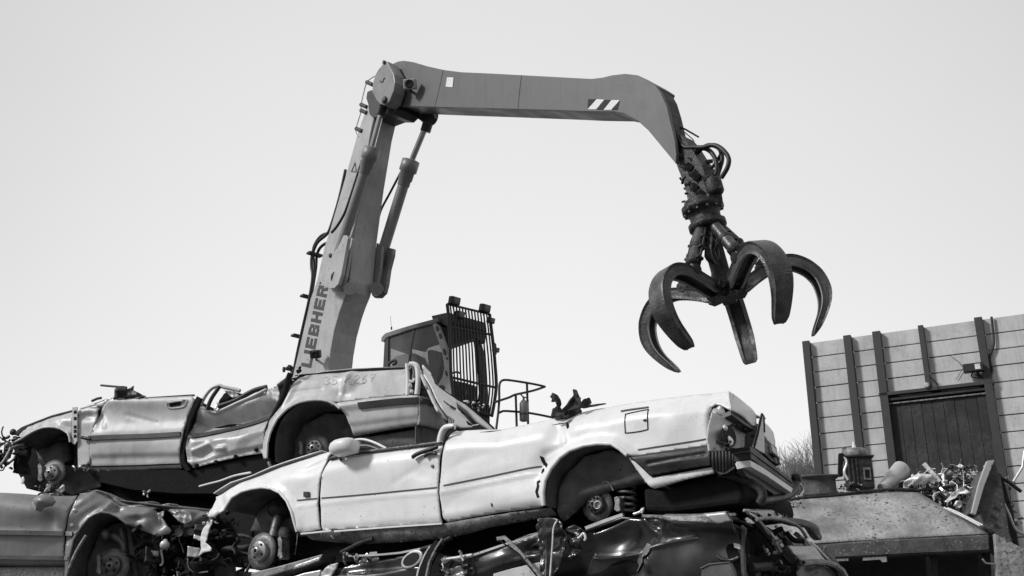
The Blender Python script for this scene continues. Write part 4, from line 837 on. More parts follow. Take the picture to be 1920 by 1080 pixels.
    # black side of the rear bumper, white valance under it
    bp = [(1185, 857.5), (1260, 846), (1333, 835), (1337, 842), (1338, 875), (1280, 884), (1223, 894), (1205, 876)]
    Fb = [('k', [(1220, 871), (1326, 853)], 4, -.02), ('r', [(1185, 856), (1333, 834)], 6, .02), ('g', 1270, 862, 80, 20, .03)]
    b = panel('bumper_side', root, pl, bp, 'black_plastic', Fb, 3., .035, .03)
    panel('valance', root, pl, [(1181, 859), (1189, 858.5), (1207, 878), (1226.6, 896), (1280, 887), (1338, 876.5), (1340, 888), (1286.7, 900), (1226.7, 916.5), (1220, 913), (1200, 887)], wp, [('r', [(1220, 918), (1286, 904), (1340, 892)], 10, .03), ('n', 14, .008, 2.)], 3., .02)
    m = MB(); rb = []
    for i in range(7):
        x = 1337 + i * 6.3; y0 = 842.5 - i * .3; off = .05 - .004 * i
        m.tube(catmull([pl.at(x, y0, off), pl.at(x + .5, y0 + 20, off + .012), pl.at(x + 1 + (3 - i) * .4, y0 + 42 - abs(i - 3) * 2, off - .01)], 4), .013, 'black_plastic', 8)
    slab(m, pl, [(1335, 843), (1376, 841), (1377, 878), (1362, 888), (1350, 890), (1340, 883)], .03, -.06, 'black_plastic'); m.build('bumper_corner', root)
    # rear face: bumper, trunk lid, light recess
    RB = newplane(pl.at(1406, 850, .05), 32)
    def two(A, Bz, m_, name, dep=.05, bev=.01):  # chamfer piece on the side plane, then the rear plane
        mb = MB(); V = [pl.at(x, y, .045) for x, y in A]; mb.prism(V, pl.n * -dep, m_); V = [RB.at(x, y) for x, y in Bz]; mb.prism(V, RB.n * -dep, m_); return mb.build(name, root, bevel=bev)
    rbp = two([(1374, 841), (1390, 838.5), (1406, 837), (1408, 861), (1392, 863), (1376, 866)], [(1406.5, 837), (1420, 845), (1447, 868), (1486, 900), (1487, 915), (1447, 888), (1408.5, 861)], 'black_plastic', 'rear_bumper', .12, .005)
    m = MB(); m.tube([pl.at(1376, 851, .05), pl.at(1392, 848, .05), pl.at(1407, 847, .052)], .006, 'grey_trim', 6); m.tube([RB.at(1407, 847, .003), RB.at(1447, 876, .003), RB.at(1486, 906, .003)], .006, 'grey_trim', 6); m.build('bumper_groove', rbp)
    two([(1378, 869), (1392, 865), (1406, 863), (1408, 875), (1394, 877), (1382, 880)], [(1406.5, 863), (1430, 876), (1487, 915.6), (1484, 924), (1440, 894), (1408.5, 875.5)], wp, 'bumper_strip', .10, .003)
    mb = MB(); slab(mb, RB, [(1409, 876), (1440, 895), (1484, 924), (1470, 930), (1452, 927), (1420, 905), (1400, 893), (1392, 880)], -.06, -.10, 'grey_trim'); mb.build('bumper_underside', root)
    RT = newplane(pl.at(1368.5, 745, -.01), 32).tilted(14)
    Fl = [('n', 18, .015, 3.), ('g', 1395, 770, 20, 12, .02)]
    panel('boot_lid', root, RT, [(1366.5, 732.5), (1381, 742), (1400, 760), (1418, 777.5), (1418.5, 800), (1409, 796), (1390, 781), (1370, 769), (1367.5, 750)], wp, Fl, 3.)
    panel('boot_lid', root, RT, [(1430, 785), (1444, 797), (1452, 809), (1456, 826), (1456, 838), (1444, 827), (1433, 815)], wp, Fl, 3., -.01)
    slabo('boot_edge', root, RT, [(1370, 769.5), (1390, 781.5), (1409, 796.5), (1417, 801), (1414, 807), (1396, 796), (1372, 778)], -.01, -.08, 'grey_trim', .004)
    panel('rear_panel', root, RT, [(1352, 766), (1370, 774), (1396, 795), (1414, 807), (1413, 838), (1390, 836), (1376, 838), (1350, 838), (1346, 800)], 'silver_paint', [('n', 12, .03, 2.), ('g', 1398, 820, 8, 18, -.06), ('g', 1378, 800, 10, 16, .03)], 3., -.07)
    m = MB(); s_ = mpp(RT.at(1362, 818)); m.prism([RT.at(1363 + 12 * math.cos(t) + 3 * math.sin(t), 820 + 21 * math.sin(t), -.035) for t in [k_ * math.pi / 9 for k_ in range(18)]], RT.n * .02, 'underbody')
    for x, y in ((1384, 797), (1397, 805), (1412, 818), (1373, 797)): m.prism([RT.at(x + 5 * math.cos(t), y + 2.4 * math.sin(t), -.035) for t in [k_ * math.pi / 4 for k_ in range(8)]], RT.n * .012, 'underbody')
    lh = m.build('lamp_opening', root)
    m = MB(); m.lathe(RT.at(1358, 803, -.01), RT.n, [(.02, 0), (.022, .01), (.01, .02), (.002, .022)], 'bright_scrap', 14); m.lathe(RT.at(1368, 827, -.01), RT.n, [(.03, 0), (.034, .01), (.016, .02), (.002, .022)], 'bright_scrap', 16); m.build('bulb_holder', lh)
    m = MB(); V = [(1329, 774), (1334, 764), (1343, 757), (1352, 762), (1356, 778), (1350, 800), (1342, 815), (1340, 830), (1333, 833), (1330, 805)]; sheet(m, pl, V, 'light_paint', [('n', 8, .06, 1.), ('g', 1338, 775, 8, 10, .05)], 3., -.05); m.build('tail_lamp_remains', root)
    m = MB(); junk(m, pl.at(1340, 832, -.03), (.06, .04, .05), 20, ['underbody', 'bright_scrap', 'dark_scrap'], 5, thick=(.003, .008)); m.build('lamp_wiring', root); m = MB(); junk(m, RT.at(1360, 835, 0), (.07, .04, .03), 14, ['underbody', 'mid_scrap', 'dark_scrap'], 6, thick=(.003, .008)); m.build('lamp_wiring', root)
    slabo('hinge_plate', root, RT, [(1428.5, 776), (1432, 780), (1433, 800), (1434, 850), (1426, 846), (1413, 838), (1421, 812)], .03, .015, 'silver_paint', .002)
    m = MB(); m.tube([RT.at(1414, 838, .03), RT.at(1421, 812, .03), RT.at(1428.5, 776, .03), RT.at(1432, 781, .03), RT.at(1433, 810, .03)], .008, 'underbody', 6); m.build('hinge_edge', root)
    slabo('plate_recess', root, RT, [(1433, 816), (1444, 828), (1456, 839), (1462, 872), (1447, 864), (1433, 850)], -.02, -.06, 'black_plastic', .003)
    m = MB(); slab(m, RT, [(1446, 833), (1455, 842), (1458, 856), (1449, 848)], .0, -.02, 'light_paint'); m.tube([RT.at(1447, 848, 0), RT.at(1459, 858, 0), RT.at(1461, 870, 0)], .01, 'mid_scrap', 6); m.build('tail_lamp', root)
    # tow bar
    m = MB(); m.tube(catmull([RB.at(x, y, -.06) for x, y in ((1425, 940), (1450, 936), (1472, 931), (1486, 922), (1492, 910), (1493, 902))], 5), .03, 'black_plastic', 10); b_ = RB.at(1493, 897, -.06); m.lathe(b_, up, [(.012, -.04), (.034, -.028), (.04, 0), (.034, .028), (.012, .04)], 'black_plastic', 14); m.tube(catmull([RB.at(x, y, -.04) for x, y in ((1496, 905), (1503, 910), (1506, 920), (1500, 930), (1494, 928))], 4), .006, 'bright_scrap', 6); m.build('tow_bar', root)
    # dark body behind the skin
    m = MB(); slab(m, pl, [(425, 921), (508, 884), (603, 855), (612, 870), (745, 850), (825, 840), (848, 812), (930, 808), (1035, 787), (1170, 762), (1330, 745), (1326, 763), (1324, 832), (1192, 856), (1176, 848), (1160, 832), (1126, 828), (1100, 830), (1060, 848), (1030, 878), (1014, 910), (1012, 944), (830, 972), (604, 988), (572, 992), (566, 960), (550, 934), (530, 915), (512, 908), (470, 909), (436, 926)], -.16, -.55, 'underbody')
    slab(m, pl, [(405, 940), (508, 890), (603, 860), (745, 856), (825, 846), (930, 812), (1170, 768), (1340, 750), (1352, 850), (1340, 926), (1200, 954), (1030, 1000), (900, 1036), (700, 1052), (560, 1056), (430, 1062), (392, 1010)], -.56, -1.5, 'underbody'); m.build('floor_pan', root)
    lid(root, pl, ftop[1:], wp, 1.5, 'bonnet'); lid(root, pl, [(1035, 781), (1118, 762), (1222, 747), (1333, 734), (1362, 736)], wp, .95, 'boot_deck', .03); lid(root, pl, [(850, 808), (926, 805), (1000, 790), (1035, 781)], 'liner', 1.5, 'flattened_roof', .12)
    arch_liner(root, pl, arch1, .5); arch_liner(root, pl, arch2[1:], .5)
    # inner wing behind the front arch, tyre well behind the rear one
    panel('inner_wing', root, pl, [(424, 950), (454, 926), (495, 920), (512, 922), (545, 950), (556, 990), (500, 996), (478, 998), (440, 990), (408, 985)], 'liner', [('g', 460, 960, 30, 24, .12), ('g', 530, 950, 20, 30, -.08), ('n', 16, .04, 3.)], 5., -.42)
    panel('rear_wheel_well', root, pl, [(1027, 952), (1030, 912), (1042, 882), (1075, 850), (1126, 838), (1165, 846), (1200, 888), (1236, 912), (1180, 898), (1120, 910), (1080, 930), (1040, 966), (1030, 972)], 'liner', [('g', 1110, 880, 60, 26, -.10), ('r', [(1030, 972), (1080, 930), (1120, 910), (1180, 898), (1236, 912)], 14, .08), ('n', 24, .02, 3.)], 5., -.14)
    # front suspension
    d = brake_disc(root, pl, 492, 1034, -.18, .165, caliper=(524, 1027, 8, 22), holes=4)
    m = MB(); a, b_ = pl.at(525, 958, -.3), pl.at(512, 1008, -.22); m.tube([a, b_], .045, 'disc_steel', 14); ax = (a - b_).normalized(); m.lathe(a, ax, [(.05, -.06), (.11, -.03), (.115, .0), (.07, .03), (.05, .1)], 'dark_scrap', 22); m.build('strut', root)
    m = MB(); m.tube([pl.at(515, 1036, -.3), pl.at(560, 1040, -.45), pl.at(585, 1042, -.6)], .02, 'dark_scrap', 8); m.tube(catmull([pl.at(x, y, -.28) for x, y in ((558, 1000), (557, 1015), (553, 1040))], 3), .006, 'mid_scrap', 6); m.lathe(pl.at(540, 1012, -.35), pl.n, [(.09, 0), (.11, .05), (.1, .1), (.05, .12), (.01, .12)], 'dark_scrap', 20)
    m.tube(catmull([pl.at(x, y, -.4) for x, y in ((405, 1010), (440, 1004), (470, 1008), (500, 1030))], 4), .02, 'dark_scrap', 7); m.tube([pl.at(420, 1030, -.4), pl.at(470, 1026, -.4)], .03, 'dark_scrap', 8); m.build('wishbone', root)
    # rear suspension
    d = brake_disc(root, pl, 1121, 947, -.25, .125, caliper=(1156, 945, 11, 15), holes=10, hubmat='disc_steel')
    m = MB(); c = pl.at(1121, 947, -.14); m.lathe(c, pl.n, [(.03, -.02), (.037, .0), (.03, .012), (.024, .012), (.022, -.01)], 'hub_steel', 20); m.tube(catmull([pl.at(x, y, -.2) for x, y in ((1127, 912), (1132, 904), (1142, 905), (1150, 920))], 4), .006, 'mid_scrap', 6); m.build('wheel_hub', d)
    m = MB(); c = pl.at(1177, 961, -.32); H = (pl.at(1174, 898, -.32) - c).length; P = []
    for i in range(110): t = i / 109; a_ = t * 2 * math.pi * 5.5; P.append(c + up * H * t + (pl.n * math.sin(a_) + u * math.cos(a_)) * .065)
    m.tube(P, .010, 'mid_scrap', 8); m.build('coil_spring', root)
    m = MB(); m.tube([pl.at(1080, 940, -.5), pl.at(1115, 935, -.35)], .02, 'dark_scrap', 8); m.build('trailing_arm', root)
    # tank and boot well under the tail
    m = MB(); T = [(1205, 914), (1240, 920), (1300, 903), (1345, 892), (1388, 900), (1396, 928), (1390, 944), (1330, 952), (1260, 960), (1208, 958)]; slab(m, pl, T, -.12, -1.2, 'underbody'); m.build('fuel_tank', root, bevel=.06)
    m = MB(); m.tube(catmull([pl.at(x, y, -.1) for x, y in ((1376, 893), (1400, 902), (1424, 915), (1430, 930), (1424, 944))], 5), .03, 'dark_scrap', 10); m.build('exhaust_pipe', root)
    # torn remains of the nose
    m = MB(); sheet(m, pl, [(399, 975), (403, 976), (398, 992), (393, 1008), (390, 1018), (401, 1028), (400, 1034), (388, 1036), (376, 1043), (382, 1030), (380, 1012), (385, 992)], wp, [('n', 8, .03, 1.)], 2.5, .03); m.build('front_valance', root, solid=.008)
    m = MB(); junk(m, pl.at(392, 972, .02), (.06, .04, .04), 16, ['bright_scrap', 'dark_scrap', 'white_paint'], 8, thick=(.004, .01)); junk(m, pl.at(420, 985, -.15), (.10, .1, .12), 22, ['dark_scrap', 'underbody', 'dark_scrap'], 9); junk(m, pl.at(460, 1045, -.35), (.4, .2, .1), 30, ['dark_scrap', 'underbody', 'underbody'], 10); m.build('broken_mountings', root)
    m = MB(); m.tube(catmull([pl.at(x, y, -.5) for x, y in ((374, 912), (392, 907), (412, 902), (440, 892), (470, 886))], 4), .011, 'white_paint', 7); m.build('bonnet_edge', root)
    return root
def catmull2(P): return [(p.x, p.y) for p in catmull([Vector((a, b, 0)) for a, b in P], 4, True)]
build_white()
# torn dark metal lying on the boot
def build_torn():
    c = WC.at(1065, 768, -.03); p = newplane(c, -70); g = thing('torn_bumper', 'torn jagged dark metal piece lying on top of the white car', 'scrap metal', c)
    panel('upright_flap', g, p, [(1032, 782), (1036, 766), (1046, 762), (1043, 755), (1033, 753), (1035, 748), (1031, 744), (1037, 737), (1046, 741), (1051, 749), (1053, 757), (1052, 764), (1060, 780)], 'dark_scrap', [('k', [(1040, 740), (1048, 765)], 7, .05), ('n', 6, .02, 1.)], 2., 0, .012)
    panel('folded_plate', g, p, [(1033, 782), (1038, 772), (1055, 757), (1065, 742), (1071, 738), (1074, 731), (1082, 732), (1089, 749), (1091, 757), (1084, 770), (1060, 780), (1046, 782)], 'dark_scrap', [('s', [(1072, 732), (1084, 765)], 2.5, -.10), ('n', 8, .02, 2.), ('k', [(1050, 768), (1072, 738)], 6, .03)], 2., .02, .012)
    panel('side_flap', g, p, [(1088, 754), (1092, 748), (1103, 744.5), (1107, 753), (1102, 757), (1132, 754), (1136, 755.5), (1110, 760), (1080, 766), (1050, 773), (1062, 767)], 'dark_scrap', [('k', [(1096, 748), (1086, 760)], 5, .04), ('n', 8, .02, 3.)], 2., -.03, .012)
build_torn()
# ================================================================== silver car upper left
SC = Plane(830, 800, 10.2, -75)
def build_silver():
    pl = SC; root = car_thing('silver crumpled hatchback bent over the cars at upper left', pl, 400, 880); sp = 'silver_paint'; up = Vector((0, 0, 1))
    arch1 = [(135, 830), (134, 820), (130, 813), (122, 808), (115.5, 804.7), (106, 802.5), (96, 802), (85, 803), (74.6, 806), (64, 811), (53, 818), (43, 824), (34, 826.5), (20.5, 829)]
    ftop = [(20.5, 829), (22, 822), (26.5, 812), (33, 804), (41, 798), (65, 788.5), (96, 776.5), (135, 767)]
    Ff = [('r', [(20, 826), (40, 796), (65, 786), (135, 764)], 24, .10), ('l', arch1, 5, .03), ('k', [(52, 796), (64, 806)], 5, -.02), ('k', [(78, 788), (74, 800)], 5, -.025), ('k', [(110, 785), (105, 795)], 6, -.02), ('f', 17, .014, 6.), ('n', 16, .01, 6.)]
    f = panel('front_wing', root, pl, ftop + [(135.5, 772), (135.5, 796), (135.5, 815)] + arch1[1:], sp, Ff, 3.5)
    lip(f, pl, arch1, sp, .012, Ff, .002)
    F2 = [('r', [(144, 763), (166, 757), (183, 760)], 14, .05), ('g', 163, 778, 14, 8, -.04), ('k', [(150, 772), (178, 770)], 8, .02), ('n', 18, .012, 2.)]
    ip = panel('wing_rear', root, pl, [(145, 767), (166, 760.5), (183, 763), (178.5, 786), (172, 812), (168.5, 840), (166.5, 868), (145, 878), (144.5, 840)], sp, F2, 3.5, -.01)
    m = MB(); slab(m, pl, [(135.5, 764), (144.5, 763), (144.5, 826), (140, 833), (134, 830)], .018, .005, sp)
    for y in (770, 782, 798, 806, 815): slab(m, pl, [(138, y), (143, y - .5), (143.5, y + 5), (138.5, y + 6)], .021, .019, 'underbody')
    m.build('hinge_flange', root)
    m = MB(); junk(m, pl.at(152, 877, .01), (.10, .02, .02), 12, ['bright_scrap', 'mid_scrap', 'underbody'], 7, thick=(.004, .009)); m.build('torn_bracket', root); m = MB(); m.tube([pl.at(153, 820, .03), pl.at(160, 822, .03), pl.at(170, 823, .03)], .018, 'black_plastic', 7); m.build('moulding_end', root)
    panel('scuttle', root, pl, [(144, 763), (152, 757), (170, 751.5), (190, 745.5), (200, 747), (198, 752), (187, 762), (176, 758), (164, 759), (150, 763)], sp, [('n', 10, .02, 1.), ('r', [(144, 760), (190, 744)], 8, .06)], 3., -.03)
    m = MB(); m.tube([pl.at(172, 752, -.02), pl.at(182, 747.5, -.02), pl.at(190, 746, -.02)], .014, 'black_plastic', 6); m.lathe(pl.at(25.5, 810.5, .02), pl.n, [(.035, 0), (.035, .02), (.01, .03)], 'black_plastic', 10); m.build('wing_bolt', root)
    # front door
    FD = [('r', [(189, 750), (207, 742), (274, 743), (362, 738)], 12, .03), ('k', [(176, 812), (260, 808), (345, 803)], 16, .011), ('g', 265, 782, 90, 22, -.02), ('s', [(168, 856), (250, 853), (340, 852)], 3, -.028), ('r', [(165, 882), (336, 878)], 12, .05), ('g', 252, 752, 70, 12, .02), ('k', [(236, 777), (290, 792)], 5, -.012),
          ('g', 188, 776, 10, 22, -.05, 10), ('k', [(186, 765), (195, 800)], 6, .02), ('f', 70, .008, 4.), ('g', 260, 832, 70, 16, .014)]
    d = panel('front_door', root, pl, [(207, 747), (240, 745.5), (274, 746), (320, 743.5), (359, 741), (364, 750), (351, 780), (342, 817), (335.5, 852), (335, 876), (250, 880), (170, 882.5), (166, 872.6), (169, 842), (170.5, 820), (180, 783), (190, 760)], sp, FD, 3.5)
    m = MB(); strip(m, pl, [(168.5, 822.5), (200, 821), (270, 818.5), (340, 814.5)], 8.5, 'grey_trim', FD, .002, .022); m.build('rubbing_strip', d)
    m = MB(); strip(m, pl, [(168, 874), (250, 872), (334, 869)], 2.2, 'underbody', FD, .001, .004); strip(m, pl, [(205, 746), (274, 744.5), (360, 739)], 2.4, 'black_plastic', None, -.06, .03); m.build('door_seal', d)
    m = MB(); H = [(313, 756), (318, 752), (348, 749.5), (349, 755), (342, 763), (316, 765)]
    m.tube([surf(pl, x, y, FD, .004) for x, y in catmull2(H)], .008, sp, 6, closed=True); m.prism([surf(pl, x, y, FD, .003) for x, y in ((317, 757), (340, 753.5), (338, 760), (318, 763))], pl.n * .003, 'underbody'); m.tube([surf(pl, x, y, FD, .014) for x, y in ((316, 756), (330, 753), (344, 752))], .012, sp, 7); m.build('handle', d)
    m = MB(); sheet(m, pl, [(213, 748), (217, 738), (224, 728), (231, 724), (239, 725), (241, 731), (246, 728), (252, 724), (249, 732), (262, 737), (275, 745), (240, 747)], 'black_plastic', [('n', 7, .05, 1.), ('g', 228, 736, 8, 8, .06)], 2.5, .02); m.build('mirror_remains', root, solid=.02)
    m = MB(); m.tube([pl.at(189.5, 722.5, -.2), pl.at(212, 724.5, -.1), pl.at(230, 726, 0)], .012, 'black_plastic', 7); m.build('pillar_trim', root)
    # dark door pillar between the doors
    m = MB(); strip(m, pl, [(372, 744), (363, 762), (352, 788), (345, 816), (339.5, 848), (341, 866), (352, 882)], 8.5, 'underbody', None, -.05, .04); m.build('door_pillar', root)
    # rear door, badly buckled
    R1 = [(354, 786), (374, 760), (384.4, 769), (399, 771.5), (419.6, 764), (445, 753), (469.6, 743), (499, 729), (519.6, 724), (523, 735), (523.5, 750), (518, 758), (506.7, 776), (500, 788), (496.8, 800), (496.5, 833.7), (494, 848), (460, 853), (420, 861), (359, 876), (350, 865), (347, 839), (349, 810)]
    V1 = [(354, 787), (372, 797), (400, 796), (440, 790), (480, 780), (506, 768)]
    FR = [('k', V1, 30, -.17), ('r', [(376, 763), (399, 774), (420, 766), (470, 745), (500, 731)], 16, .05), ('g', 440, 778, 60, 14, -.02, -18), ('k', [(500, 731), (506, 745), (521, 752)], 6, .05),
          ('k', [(362, 846), (394, 832), (404, 842), (420, 840)], 7, .05), ('g', 378, 850, 22, 12, -.06, -20), ('s', [(352, 872), (420, 851), (497, 834)], 1.6, -.03), ('g', 450, 820, 40, 16, .02), ('f', 26, .016, 9.), ('r', [(354, 876), (350, 840), (352, 800)], 6, .03)]
    rd = panel('rear_door', root, pl, R1, sp, FR, 3.)
    lip(rd, pl, [(376, 762), (385, 769), (399, 771.5), (419.6, 764), (445, 753), (469.6, 743), (499, 729.5)], sp, .016, FR, .004, name='door_top')
    m = MB(); strip(m, pl, [(349.5, 817), (380, 812), (420, 802), (460, 791), (490, 781), (505, 775.5)], 9, 'grey_trim', FR, .002, .02); m.build('rubbing_strip', rd)
    for x, y in ((366, 872), (404, 866), (441, 856), (479, 843)): m = MB(); m.lathe(surf(pl, x, y, FR, .0), pl.n, [(.022, 0), (.022, .02), (.008, .025)], 'underbody', 8); m.build('sill_clip', rd)
    # window frame and torn roof bits behind the rear door
    m = MB(); m.tube(catmull([pl.at(x, y, -.1) for x, y in ((376, 760), (384, 744), (396, 729), (410, 723), (420, 726), (440, 730), (450, 733))], 4), .02, sp, 8); m.tube(catmull([pl.at(x, y, -.03) for x, y in ((388, 768), (396, 748), (408, 730), (412, 724))], 4), .022, 'black_plastic', 8)
    m.tube(catmull([pl.at(x, y, -.04) for x, y in ((410, 762), (440, 752), (465, 738), (480, 731), (500, 726))], 4), .028, 'black_plastic', 8); m.tube(catmull([pl.at(x, y, -.15) for x, y in ((520, 722), (530, 714), (542, 705))], 4), .02, sp, 7); m.build('window_frame', root)
    m = MB(); sheet(m, pl, [(393, 768), (398, 752), (408, 733), (420, 727), (440, 732), (449, 734), (440, 744), (424, 752), (412, 764), (400, 770)], 'underbody', [('n', 8, .06, 1.)], 3., -.12); sheet(m, pl, [(398, 768), (404, 752), (408, 756), (405, 762), (409, 765), (404, 770)], 'bright_scrap', [('n', 5, .04, 1.)], 2., -.03); sheet(m, pl, [(414, 729), (436, 732), (444, 740), (432, 744), (422, 736)], 'light_paint', [('n', 6, .06, 1.)], 2., -.06); m.build('roof_lining', root, solid=.006)
    m = MB(); junk(m, pl.at(548, 694, -.05), (.09, .05, .05), 14, ['black_plastic', 'underbody', 'dark_scrap'], 21); m.tube(catmull([pl.at(x, y, -.02) for x, y in ((545, 700), (540, 712), (536, 728), (528, 750), (517, 772), (507, 792), (501, 812), (499, 835), (502, 856)) ], 4), .03, 'underbody', 10); m.build('door_pillar', root)
    # rear quarter
    arch2 = [(516, 866), (515, 838), (517, 820), (520.5, 806.7), (527, 790), (536, 778), (545, 769), (554, 762.5), (566, 757), (580, 753.5), (594, 752), (606.5, 752), (620, 755), (632.5, 760.5), (643, 769), (651, 780.6), (656, 793), (660, 806.7), (662, 817)]
    Q = [(544, 704), (553, 699), (562, 696), (606, 691.5), (658.5, 686.5), (710, 684), (759, 682.5), (761, 700), (762.5, 739), (700, 746), (650, 752.5), (622, 756)] + arch2[:-6][::-1] + [(508, 866), (501, 850), (500.5, 832), (503, 812), (510, 790), (521, 772), (532, 748), (540, 718)]
    FQ = [('p', 650, 752, 0, .0013), ('r', [(544, 702), (562, 693), (606, 688), (760, 679)], 26, .09), ('l', arch2, 8, .045), ('g', 650, 712, 10, 22, .035), ('k', [(650, 694), (644, 712), (636, 745)], 6, .03), ('g', 625, 725, 22, 18, -.025), ('g', 640, 738, 14, 8, -.03), ('k', [(545, 735), (570, 731), (600, 727)], 4, -.012), ('f', 36, .010, 5.), ('k', [(520, 775), (536, 752), (548, 720)], 8, .02), ('r', [(500, 845), (505, 806), (523, 772), (544, 705)], 6, .03)]
    q_ = panel('rear_quarter', root, pl, Q, sp, FQ, 3.5)
    lip(q_, pl, arch2[:-4], sp, .014, FQ, .003)
    # chalk number on the quarter panel
    m = MB(); dg = {'3': [[(0, .1), (.5, 0), (1, .2), (.5, .45), (1, .7), (.5, 1), (0, .9)]], '5': [[(1, 0), (.2, 0), (.1, .45), (.8, .45), (1, .75), (.6, 1), (0, .95)]], '2': [[(0, .2), (.5, 0), (.9, .25), (.5, .6), (0, 1), (1, .95)]], '6': [[(.8, 0), (.2, .4), (.1, .8), (.5, 1), (.9, .75), (.5, .5), (.15, .65)]], '7': [[(0, .05), (1, 0), (.6, .5), (.4, 1)], [(.2, .5), (.9, .45)]]}
    for ch, x, y in (('3', 603, 703), ('5', 617, 702), ('2', 645, 700), ('2', 660, 700), ('6', 675, 699), ('7', 689, 698)):
        for st in dg[ch]: m.tube(catmull([surf(pl, x + 10 * a, y + 16 * b, FQ, .001) for a, b in st], 3), .0025, 'chalk', 5)
    m.tube([surf(pl, x, y, FQ, .001) for x, y in ((640, 718), (655, 719), (682, 716))], .0025, 'chalk', 5); m.build('chalk_number', q_)
    # rear bumper
    B1 = [(619.5, 757.5), (650, 754), (700, 747.5), (760, 741), (787, 742.5), (787, 797), (760, 801), (723.6, 806.7), (690, 813), (662.5, 817), (660, 806), (651, 780.6), (640, 766)]
    FB = [('k', [(640, 764), (700, 756), (786, 748)], 10, .03), ('s', [(660, 797), (720, 789), (787, 782)], 3, -.02), ('r', [(620, 756), (700, 745), (787, 740)], 5, .03), ('r', [(662, 820), (787, 800)], 12, .05), ('n', 40, .006, 2.)]
    b = panel('rear_bumper', root, pl, B1, sp, FB, 3.5, .03)
    RA = newplane(pl.at(787, 770, .03), 30)
    panel('bumper_end', b, RA, [(787, 742.5), (800, 744), (812, 752), (820, 760), (834, 790), (846, 806), (820, 804), (800, 799), (787, 797)], sp, [('r', [(787, 800), (820, 807), (846, 809)], 10, .05), ('n', 20, .01, 1.)], 3.)
    m = MB(); strip(m, pl, [(676, 763.5), (700, 760.5), (750, 755), (787, 753.5)], 11, 'grey_trim', FB, .034, .02); P_ = [(788, 748), (800, 749), (812, 756), (812, 763), (800, 758), (788, 758)]; m.prism([RA.at(x, y, .004) for x, y in P_], RA.n * .02, 'grey_trim'); m.build('bumper_strip', b)
    slabo('bumper_end_cap', root, RA, [(803, 760), (812, 763), (822, 782), (834, 790), (828, 792), (814, 784), (806, 776)], -.02, -.08, 'underbody')
    panel('valance', root, pl, [(663, 819), (700, 813), (750, 805), (788, 798.5), (788, 836), (740, 842), (700, 842), (668, 836)], 'liner', [('g', 730, 825, 50, 14, .03), ('n', 20, .03, 1.)], 4., -.10)
    panel('valance', root, RA, [(788, 798.5), (800, 800), (822, 806), (840, 806), (835, 830), (815, 835), (788, 836)], 'liner', None, 4., -.05)
    # broken tail lamp frame
    m = MB(); slab(m, pl, [(761, 681), (784, 682), (784, 742), (763, 741)], -.06, -.16, 'underbody')
    for P, r_, mt in (([(763, 682), (765, 712), (764, 741)], .02, 'white_paint'), ([(768, 683), (778, 684), (783, 692), (784, 716), (782, 740)], .028, 'white_paint'), ([(766, 712), (772, 716), (778, 710)], .014, 'white_paint'), ([(767, 694), (774, 688), (776, 700), (774, 712)], .012, 'mid_scrap')): m.tube(catmull([pl.at(x, y, .0) for x, y in P], 4), r_, mt, 8)
    m.lathe(pl.at(768, 724, -.02), pl.n, [(.03, 0), (.03, .03), (.01, .035)], 'bright_scrap', 12); m.lathe(pl.at(772, 735, -.03), pl.n, [(.025, 0), (.025, .03), (.01, .035)], 'bright_scrap', 12); m.lathe(pl.at(790, 736, -.2), pl.n, [(.05, 0), (.06, .03), (.04, .05)], 'mid_scrap', 14); m.build('tail_lamp_frame', root)
    m = MB(); m.tube(catmull([pl.at(x, y, -.2) for x, y in ((729, 683), (734, 678), (741, 676), (742, 681), (736, 684))], 4), .016, 'black_plastic', 7); m.build('wiring_loop', root)
    # tailgate hanging off the back
    TG = newplane(pl.at(800, 720, -.05), 20).tilted(38)
    FT = [('k', [(812, 721), (850, 750), (872, 790)], 5, .02), ('s', [(811, 724), (828, 758), (846, 790)], 3, .05), ('n', 20, .012, 3.), ('k', [(830, 757), (870, 780), (885, 796)], 5, .02)]
    tg = panel('tailgate', root, TG, [(786, 690), (792, 696), (800, 704), (812.5, 719), (835, 736), (872, 757), (895, 776), (926, 804), (918, 806), (895, 792), (876, 770), (853, 754), (858, 770), (866, 783), (878, 797), (886, 800), (864, 801), (846, 794), (834, 788), (822, 772), (811, 752), (800, 728), (789, 709)], 'white_paint', FT, 3.)
    slabo('rear_window', tg, TG, [(854, 755), (866, 763), (880, 772), (895, 784), (908, 793), (886, 797), (874, 788), (862, 774)], -.03, -.045, 'glass_dark')
    m = MB(); m.tube([surf(TG, x, y, FT, .004) for x, y in ((829, 754), (838, 760), (850, 768))], .007, 'grey_trim', 6); m.tube([surf(TG, x, y, FT, .006) for x, y in ((844, 765), (851, 769))], .012, 'grey_trim', 6); m.build('boot_handle', tg)
    m = MB(); m.tube([TG.at(x, y, .0) for x, y in ((786, 690), (800, 704), (812.5, 719), (835, 736), (872, 757), (895, 776), (926, 804))], .014, 'underbody', 7); m.build('tailgate_seal', tg)
    m = MB(); sheet(m, TG, [(785, 692), (790, 708), (801, 730), (812, 754), (823, 774), (835, 790), (831, 789), (816, 772), (802, 742), (790, 716), (784, 700)], 'silver_paint', [('n', 10, .01, 1.)], 3., .03); m.build('tailgate_edge', tg, solid=.02)
    m = MB(); junk(m, TG.at(893, 762, -.1), (.1, .1, .06), 16, ['bright_scrap', 'mid_scrap', 'underbody'], 23, thick=(.008, .02)); m.build('hinge_remains', root)
